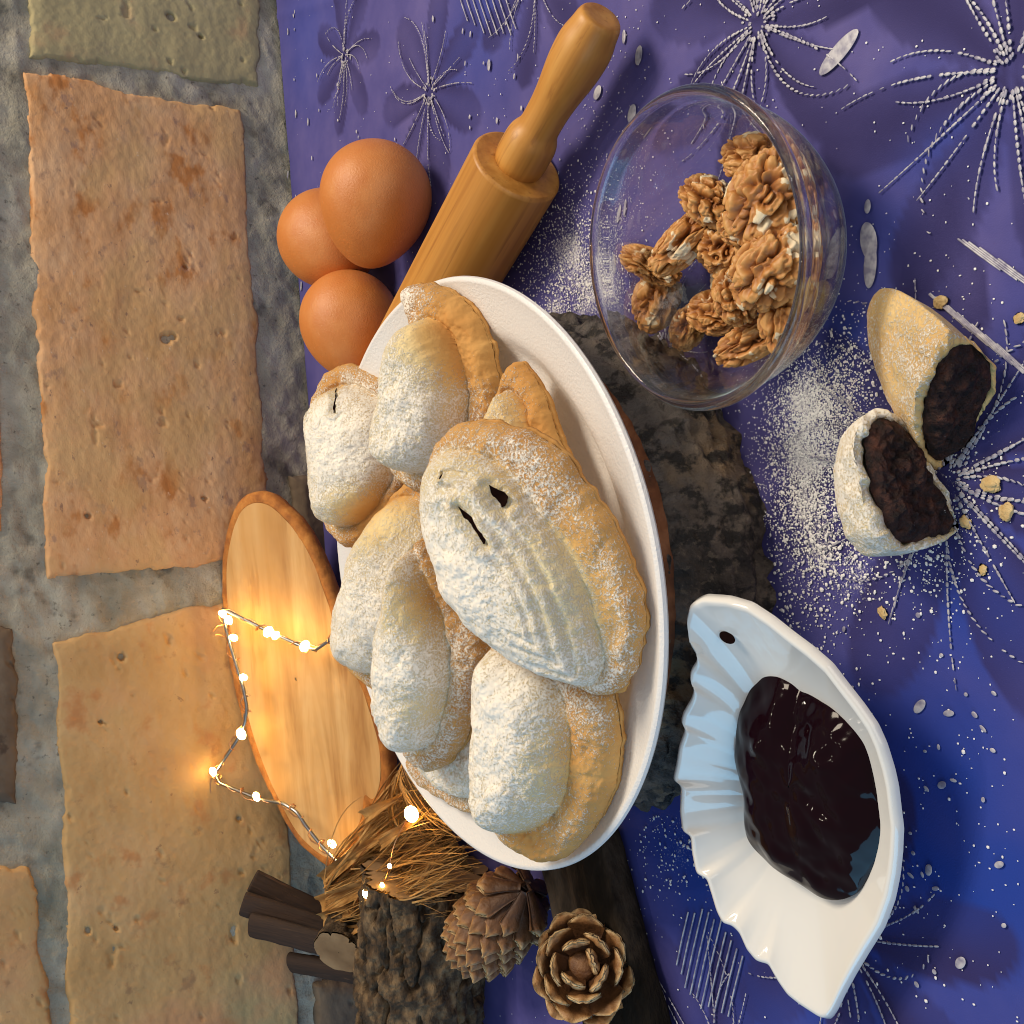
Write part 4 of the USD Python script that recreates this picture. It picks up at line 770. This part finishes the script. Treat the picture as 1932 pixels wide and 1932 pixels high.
# ================================================================== star of wire with little lights
so = bA + bn * 0.0125
def star(px, py): return onp(px, py, so, bn)
spath = [(660, 1195), (628, 1203), (596, 1226), (575, 1222), (540, 1206), (500, 1188), (460, 1168), (418, 1147), (424, 1175), (434, 1215), (446, 1255), (460, 1300), (466, 1335), (462, 1365), (448, 1395), (428, 1425), (405, 1460), (415, 1478), (450, 1492), (490, 1508), (535, 1516), (560, 1532), (580, 1562), (602, 1590), (628, 1618), (650, 1636)]
sw = np.array([star(*p) for p in spath])
seg = np.concatenate([np.linspace(sw[i], sw[i + 1], 9)[:-1] for i in range(len(sw) - 1)] + [sw[-1:]])
for _ in range(2): seg[1:-1] = (seg[:-2] + 2 * seg[1:-1] + seg[2:]) / 4
st = thing('star_light', 'wire star wound with glowing warm fairy lights before the board', 'fairy lights', sw[0] * [1, 1, 0])
part('wire_frame', tube(seg, 0.00085, 8), 'steel_wire', st)
ph = np.arange(len(seg)) * 0.95
tn = unit(np.array([0, 0, 1.0])); off = np.stack([np.cos(ph), np.sin(ph) * .7, np.sin(ph)], 1) * (0.0016 + 0.0008 * np.sin(ph * .37))[:, None]
part('copper_wire', tube(seg + off, 0.00038, 5), 'copper_wire', st)
for (x, y) in [(425, 1178), (428, 1203), (447, 1260), (440, 1163), (405, 1457)]:
    q = star(x, y); d = rng.normal(size=3) * .004; d[2] = abs(d[2]); part('wire_end', tube(np.stack([q, q + d * .6 + [0.001, 0, 0.001], q + d * 1.2]), 0.00025, 5), 'copper_wire', st)
bulb = trimesh.creation.icosphere(2, 1.0)
def bulbs(px, py, a, r=0.0019, l=0.0027, z=None):
    q = star(px, py) - bn * 0 + unit(CAM - star(px, py)) * (0.0055 if px < 410 else 0.0014) if z is None else onz(px, py, z)
    v = bulb.vertices * [l, r, r]; R = trimesh.transformations.rotation_matrix(a, bn)[:3, :3]
    return trimesh.Trimesh(q + (v @ np.array([bf_[0], bf_[1], bn])) @ R.T, bulb.faces, process=False)
for (x, y, a) in [(432, 1170, .3), (441, 1203, 1.2), (459, 1278, 1.4), (455, 1385, .6), (402, 1456, .4), (484, 1503, .5), (506, 1192, 2.3), (520, 1199, 2.3), (575, 1219, 2.4), (420, 1158, 1), (626, 1592, 1)]:
    part('light_bulb', bulbs(x, y, a, *((.0022, .0030) if x in (506, 455, 575) else (.0017, .0024))), 'led', st)
string2 = thing('light_string', 'thin copper string of tiny lights tangled in the dry straw', 'fairy lights', onz(700, 1620, 0.02))
path2 = np.array([onz(648, 1640, .034), onz(690, 1600, .04), onz(740, 1545, .036), onz(775, 1532, .038), onz(745, 1590, .043), onz(735, 1632, .044), onz(722, 1668, .045), onz(690, 1688, .046), onz(680, 1720, .04)])
part('copper_wire', tube(open_curve(path2, 60), 0.0003, 5), 'copper_wire', string2)
for (x, y, z, r) in [(776, 1536, .041, .0028), (692, 1686, .050, .0018), (735, 1634, .046, .0009), (721, 1670, .047, .0009), (684, 1700, .047, .0007)]:
    part('light_bulb', bulbs(x, y, .5, r, r * 1.2, z), 'led', string2)

# ================================================================== bark log, dry straw, sticks
la, lb = onz(790, 2010, .027), onz(800, 1640, .024)
def barklog(a, b, r, n, nl, seed, amp):
    a, b = np.array(a), np.array(b); d = unit(b - a); e1, e2, _ = frame_of(d, (0, 0, 1)); L = np.linalg.norm(b - a)
    th = np.linspace(0, 2 * np.pi, n, endpoint=False); tt = np.linspace(0, 1, nl)
    c = np.cos(th)[:, None, None] * e1 + np.sin(th)[:, None, None] * e2
    p = a + d * (L * tt)[None, :, None] + c * r
    q = p * np.array([1, 1, 1.0])
    disp = amp * 0.8 * (fbm(q * 60, 3, seed) - 0.5) + amp * 0.9 * (fbm(q * 190, 3, seed + 1) - 0.5) + amp * 0.5 * (np.round(fbm(q * 130, 2, seed + 5) * 7) / 7 - 0.5) - amp * 0.7 * np.exp(-((fbm(q * np.array([40, 70, 70]), 4, seed + 3) - 0.5) / 0.022) ** 2)
    p = p + c * disp[..., None]
    cap0 = a + (p[:, 0] - a)[:, None] * np.array([0.97, 0.5, 0.02])[None, :, None] - d * 0.0005; cap1 = b + (p[:, -1] - b)[:, None] * np.array([0.97, 0.5, 0.02])[None, :, None] + d * 0.0005
    return (p.reshape(-1, 3), gridfaces(n, nl, True)), cap0, cap1
body, c0, c1 = barklog(la, lb, 0.0275, 260, 200, 3, 0.0055)
log = thing('bark_log', 'short log with rough grey brown bark and a pale cut stub', 'log', (la + lb) / 2 * [1, 1, 0])
part('bark', body, 'log_bark', log)
part('cut_end', (c1.reshape(-1, 3), gridfaces(260, 3, True)), 'pale_wood', log)
part('cut_end', (c0.reshape(-1, 3), gridfaces(260, 3, True)), 'pale_wood', log)
s1 = onz(640, 1796, .046); s0 = s1 - unit([-0.35, -0.45, 0.62]) * 0.034
sb, k0, k1 = barklog(s0, s1, 0.0125, 90, 60, 8, 0.003)
br_ = part('branch_stub', sb, 'log_bark', log)
part('cut_end', (k1.reshape(-1, 3), gridfaces(90, 3, True)), 'pale_wood', log)

sticks = [((640, 1740), (478, 1662), .026, .030), ((650, 1765), (460, 1705), .030, .034), ((690, 1800), (475, 1745), .030, .030), ((740, 1850), (550, 1815), .022, .022)]
slabel = ['short cinnamon stick nearest the board', 'longest cinnamon stick in the middle of the bundle', 'thick dark cinnamon stick below the longest one', 'dark stick in shadow behind the log']
for i, ((x0, y0), (x1, y1), z0, z1) in enumerate(sticks):
    a = onz(x0, y0, z0); b = ony(x1, y1, 0.530 - .004 * i)
    d = unit(b - a); e1, e2, _ = frame_of(d, (1, 0, 0)); a = b - d * max(np.linalg.norm(b - a), 0.05)
    L = np.linalg.norm(b - a)
    th = np.linspace(0, 2 * np.pi, 40, endpoint=False); rr = 0.0052 * (1 + 0.18 * np.sin(2 * th + i)) 
    tt = np.linspace(0, 1, 50)
    c = np.cos(th)[:, None] * e1 + np.sin(th)[:, None] * e2 * 0.62
    p = a + d * (L * tt)[None, :, None] + (c * rr[:, None])[:, None, :]
    p = p + 0.0012 * (fbm(p * np.array([200, 200, 60]), 3, i)[..., None] - 0.5) * c[:, None, :]
    cap = np.stack([b + (p[:, -1] - b) * f_ + d * g for f_, g in ((0.92, .0006), (0.70, .0004), (0.66, -.004), (0.02, -.004))], 1)
    pc = np.concatenate([p, cap], 1).reshape(-1, 3); lc = pc - a
    solo('cinnamon_stick', (pc, gridfaces(40, 54, True)), 'cinnamon', slabel[i] + ' against the brick wall', 'stick', 'dark sticks against the wall', prim={'lu': lc @ e1 + i, 'lv': lc @ e2, 'lw': lc @ d})

# bed of moss under the straw + loose fibres
straw = thing('dry_straw', 'tangled golden dry straw and husks lit by fairy lights left of the plate', 'straw', onz(740, 1620, 0.0))
gu, gv = np.meshgrid(np.linspace(0, 1, 90), np.linspace(0, 1, 60), indexing='ij')
q4 = [onz(620, 1650, .018), onz(640, 1790, .020), onz(900, 1690, .012), onz(760, 1430, .012)]
mp = (1 - gu)[..., None] * ((1 - gv)[..., None] * q4[0] + gv[..., None] * q4[1]) + gu[..., None] * ((1 - gv)[..., None] * q4[3] + gv[..., None] * q4[2])
mp[..., 2] += -0.004 + 0.02 * (fbm(mp * 70, 4, 5) - 0.42) * np.sin(np.pi * gu) ** .3 * np.sin(np.pi * gv) ** .3
part('moss_bed', (mp.reshape(-1, 3), gridfaces(90, 60)), 'moss', straw)
def strands(n, pa_, pb_, za, zb, spread, seed, width):
    r = np.random.default_rng(seed); V, F_ = [], []; base_i = 0
    for k in range(n):
        u = r.random(); a = onz(*(np.array(pa_[0]) * (1 - u) + np.array(pa_[1]) * u), za + r.normal() * .004)
        u2 = np.clip(u + r.normal() * spread, -0.1, 1.1); b = onz(*(np.array(pb_[0]) * (1 - u2) + np.array(pb_[1]) * u2), zb + r.normal() * .004)
        c = (a + b) / 2 + np.array([r.normal() * .006, r.normal() * .006, abs(r.normal()) * .006 + .002])
        e = b + r.normal(size=3) * .005
        tt = np.linspace(0, 1, 9)[:, None]; p = (1 - tt) ** 2 * a + 2 * tt * (1 - tt) * c + tt ** 2 * e
        d = np.gradient(p, axis=0); s = np.cross(d, r.normal(size=3)); s /= np.linalg.norm(s, axis=1)[:, None] + 1e-9
        w = (width * r.uniform(.4, 1.6) * (1 - 0.8 * tt ** 3)); up = np.cross(s, d); up /= np.linalg.norm(up, axis=1)[:, None] + 1e-9
        ring = np.stack([p + s * w, p + up * w * .4, p - s * w], 1).reshape(-1, 3)
        for i in range(8):
            for j in (0, 1, 2):
                jj = (j + 1) % 3; q = base_i + i * 3; F_ += [[q + j, q + jj, q + 3 + jj], [q + j, q + 3 + jj, q + 3 + j]]
        V.append(ring); base_i += len(ring)
    return trimesh.Trimesh(np.vstack(V), np.array(F_), process=False)
part('straw_fibres', [strands(150, [(612, 1650), (615, 1745)], [(760, 1500), (860, 1690)], .040, .030, .12, 1, .00035),
                      strands(120, [(690, 1560), (640, 1700)], [(800, 1480), (890, 1640)], .034, .026, .25, 2, .00030),
                      strands(110, [(640, 1740), (760, 1690)], [(720, 1640), (860, 1640)], .036, .030, .5, 3, .00030),
                      strands(90, [(730, 1500), (760, 1440)], [(720, 1600), (840, 1560)], .028, .026, .5, 4, .00035)], 'straw', straw, kind='stuff')
for (a, b, w, sd) in [((612, 1660), (745, 1560), .0035, 1), ((608, 1705), (760, 1640), .0045, 2), ((612, 1735), (720, 1690), .004, 3), ((690, 1540), (760, 1500), .003, 4), ((720, 1590), (800, 1540), .0028, 5), ((640, 1755), (700, 1740), .0035, 6)]:
    A_, B_ = onz(*a, .041), onz(*b, .034); tt = np.linspace(0, 1, 16); d = unit(B_ - A_); s = unit(np.cross(d, [0, -.5, 1])); n_ = np.cross(s, d)
    cs = np.linspace(-1, 1, 9)
    p = A_ + (B_ - A_) * tt[:, None, None] + s * (cs[None, :, None] * (w * (1 - .75 * tt ** 2))[:, None, None]) + n_ * ((0.0022 * cs ** 2)[None, :] + .004 * np.sin(np.pi * tt)[:, None] + .0015 * fbm(np.stack([cs[None, :] * 4 + 0 * tt[:, None], tt[:, None] * .6 + sd + 0 * cs[None, :], 0 * cs[None, :] + 0 * tt[:, None]], -1), 3, sd))[..., None]
    pb2 = p - n_ * 0.0004
    part('husk', trimesh.util.concatenate([trimesh.Trimesh(x.reshape(-1, 3), np.vstack([(g := gridfaces(16, 9))[:, [0, 1, 2]], g[:, [0, 2, 3]]]), process=False) for x in (p, pb2)]), 'straw', straw)

# weathered strip of wood under the pine cones, broadened and blackened as shade
wa, wb = onz(1090, 1580, .006), onz(1205, 2010, .006)
d = unit((wb - wa) * [1, 1, 0]); s = np.array([-d[1], d[0], 0]); L = np.linalg.norm((wb - wa)[:2])
tt = np.linspace(0, 1, 140); th = np.linspace(0, 2 * np.pi, 60, endpoint=False)
sq = lambda x: np.sign(x) * np.abs(x) ** 0.55
p = wa * [1, 1, 0] + d * (L * tt)[None, :, None] + s * (0.0215 * sq(np.cos(th)))[:, None, None] + np.array([0, 0, 1.0]) * (0.0065 + 0.0060 * sq(np.sin(th)))[:, None, None]
p = p + np.array([0, 0, 1.0]) * (0.009 * (fbm(np.stack([(p @ s) * 160, (p @ d) * 25, p[..., 2] * 100], -1), 4, 5) - 0.5))[..., None] + s * (0.004 * (fbm(p * 60, 3, 6) - 0.5))[..., None]
p[..., 2] = np.maximum(p[..., 2], 0.0008)
caps = np.stack([p[:, 0], wa * [1, 1, 0] + [0, 0, .006] + (p[:, 0] - wa * [1, 1, 0] - [0, 0, .006]) * .02], 1)
solo('wood_strip', trimesh.util.concatenate([trimesh.Trimesh(x.reshape(-1, 3), np.vstack([(g := gridfaces(60, x.shape[1], True))[:, [0, 1, 2]], g[:, [0, 2, 3]]]), process=False) for x in (p, caps)]), 'shaded_wood', 'weathered strip of wood broadened and darkened for shade under the front pine cone', 'wood strip')

# ================================================================== pine cones
def scale_mesh(w, l, th, seed, curl, tip=(.96, .55)):
    """one woody scale: narrow root, broad spoon, thick diamond tip"""
    nu, nv = 15, 11
    u, v = np.meshgrid(np.linspace(0, 1, nu), np.linspace(-1, 1, nv), indexing='ij')
    hw = w * np.interp(u, [0, .4, .72, .88, 1.0], [.42, .72, 1.0, *tip])
    x = u * l - 0.10 * l * (v ** 2) * (u > .8); y = v * hw
    z = curl * l * u ** 2.2 - 0.16 * w * (1 - v ** 2) * np.sin(np.pi * u) + 0.10 * w * (np.abs(v) < .2) * (u > .75)
    tk = th * np.interp(u, [0, .6, .86, 1], [.35, .55, 1.5, .45]) * (1 - .6 * v ** 4)
    nz_ = 0.06 * w * (fbm(np.stack([x, y, z], -1) * 900 + seed, 2, seed) - .5)
    top = np.stack([x, y, z + tk / 2 + nz_], -1).reshape(-1, 3); bot = np.stack([x, y, z - tk / 2], -1).reshape(-1, 3)
    g = gridfaces(nu, nv); f = np.vstack([g, g[:, ::-1] + nu * nv])
    ring = list(range(nv)) + [i * nv + nv - 1 for i in range(1, nu)] + [(nu - 1) * nv + j for j in range(nv - 2, -1, -1)] + [i * nv for i in range(nu - 2, 0, -1)]
    r2 = np.roll(ring, -1); f = np.vstack([f, np.stack([ring, r2, r2 + nu * nv, np.array(ring) + nu * nv], 1)[:, ::-1]])
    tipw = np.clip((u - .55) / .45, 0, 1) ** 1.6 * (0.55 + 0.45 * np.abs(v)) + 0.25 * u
    return np.vstack([top, bot]), f, np.r_[tipw.ravel(), tipw.ravel()]
def cone(label, c, axis, length, radius, n, open_, seed, w0=0.0052, tip=(.96, .55), th=0.0012):
    e1, e2, a = frame_of(axis, (0.2, 0.4, 1)); c = np.asarray(c, float)
    th_ = thing('pine_cone', label, 'pine cone', (c[0], c[1], 0), 'pine cones')
    tt = np.linspace(-.5, .5, 12); core = tube(c + a * (tt * length * .8)[:, None], radius * .34 * np.sqrt(np.clip(1 - (tt * 1.6) ** 2, .1, 1)), 14)
    part('core', core, 'cone_scale', th_)
    r = np.random.default_rng(seed)
    for i in range(n):
        f_ = i / (n - 1); phi = i * 2.39996 + seed
        h = (-.46 + .90 * f_ ** 0.9) * length
        env = math.sin(math.pi * (0.16 + 0.80 * f_ ** .95)) ** .75        # widest below the middle
        tilt = math.radians(np.interp(f_, [0, .35, .75, 1], open_)) + r.normal() * .06
        rad = np.cos(phi) * e1 + np.sin(phi) * e2; tang = -np.sin(phi) * e1 + np.cos(phi) * e2
        dirv = math.cos(tilt) * rad + math.sin(tilt) * a; nrm = np.cross(dirv, tang)
        L = radius * (0.42 + .58 * env) * r.uniform(.92, 1.06); W_ = w0 * (.55 + .5 * env)
        v, f, tw = scale_mesh(W_, L, th, i + seed, 0.16, tip)
        p = c + a * (h - L * math.sin(tilt) * .5) + rad * radius * .08 + v[:, :1] * dirv + v[:, 1:2] * tang + v[:, 2:3] * (nrm if nrm @ a > 0 else -nrm)
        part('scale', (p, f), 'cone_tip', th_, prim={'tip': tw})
c2 = onz(1104, 1822, .021)
cone('open pine cone facing the viewer like a rosette on the wood strip', c2, unit(CAM - c2 + np.array([0.02, 0, 0.06])), .026, .0185, 30, [-8, 10, 32, 58], 3, .0066, (.98, .60), .0024)
c1_ = onz(935, 1742, .020)
cone('pine cone lying on its side against the bark log', c1_, unit(onz(850, 1850, .024) - onz(1030, 1640, .018)), .056, .0225, 104, [34, 36, 40, 55], 8, .0043, (.92, .16), .0036)
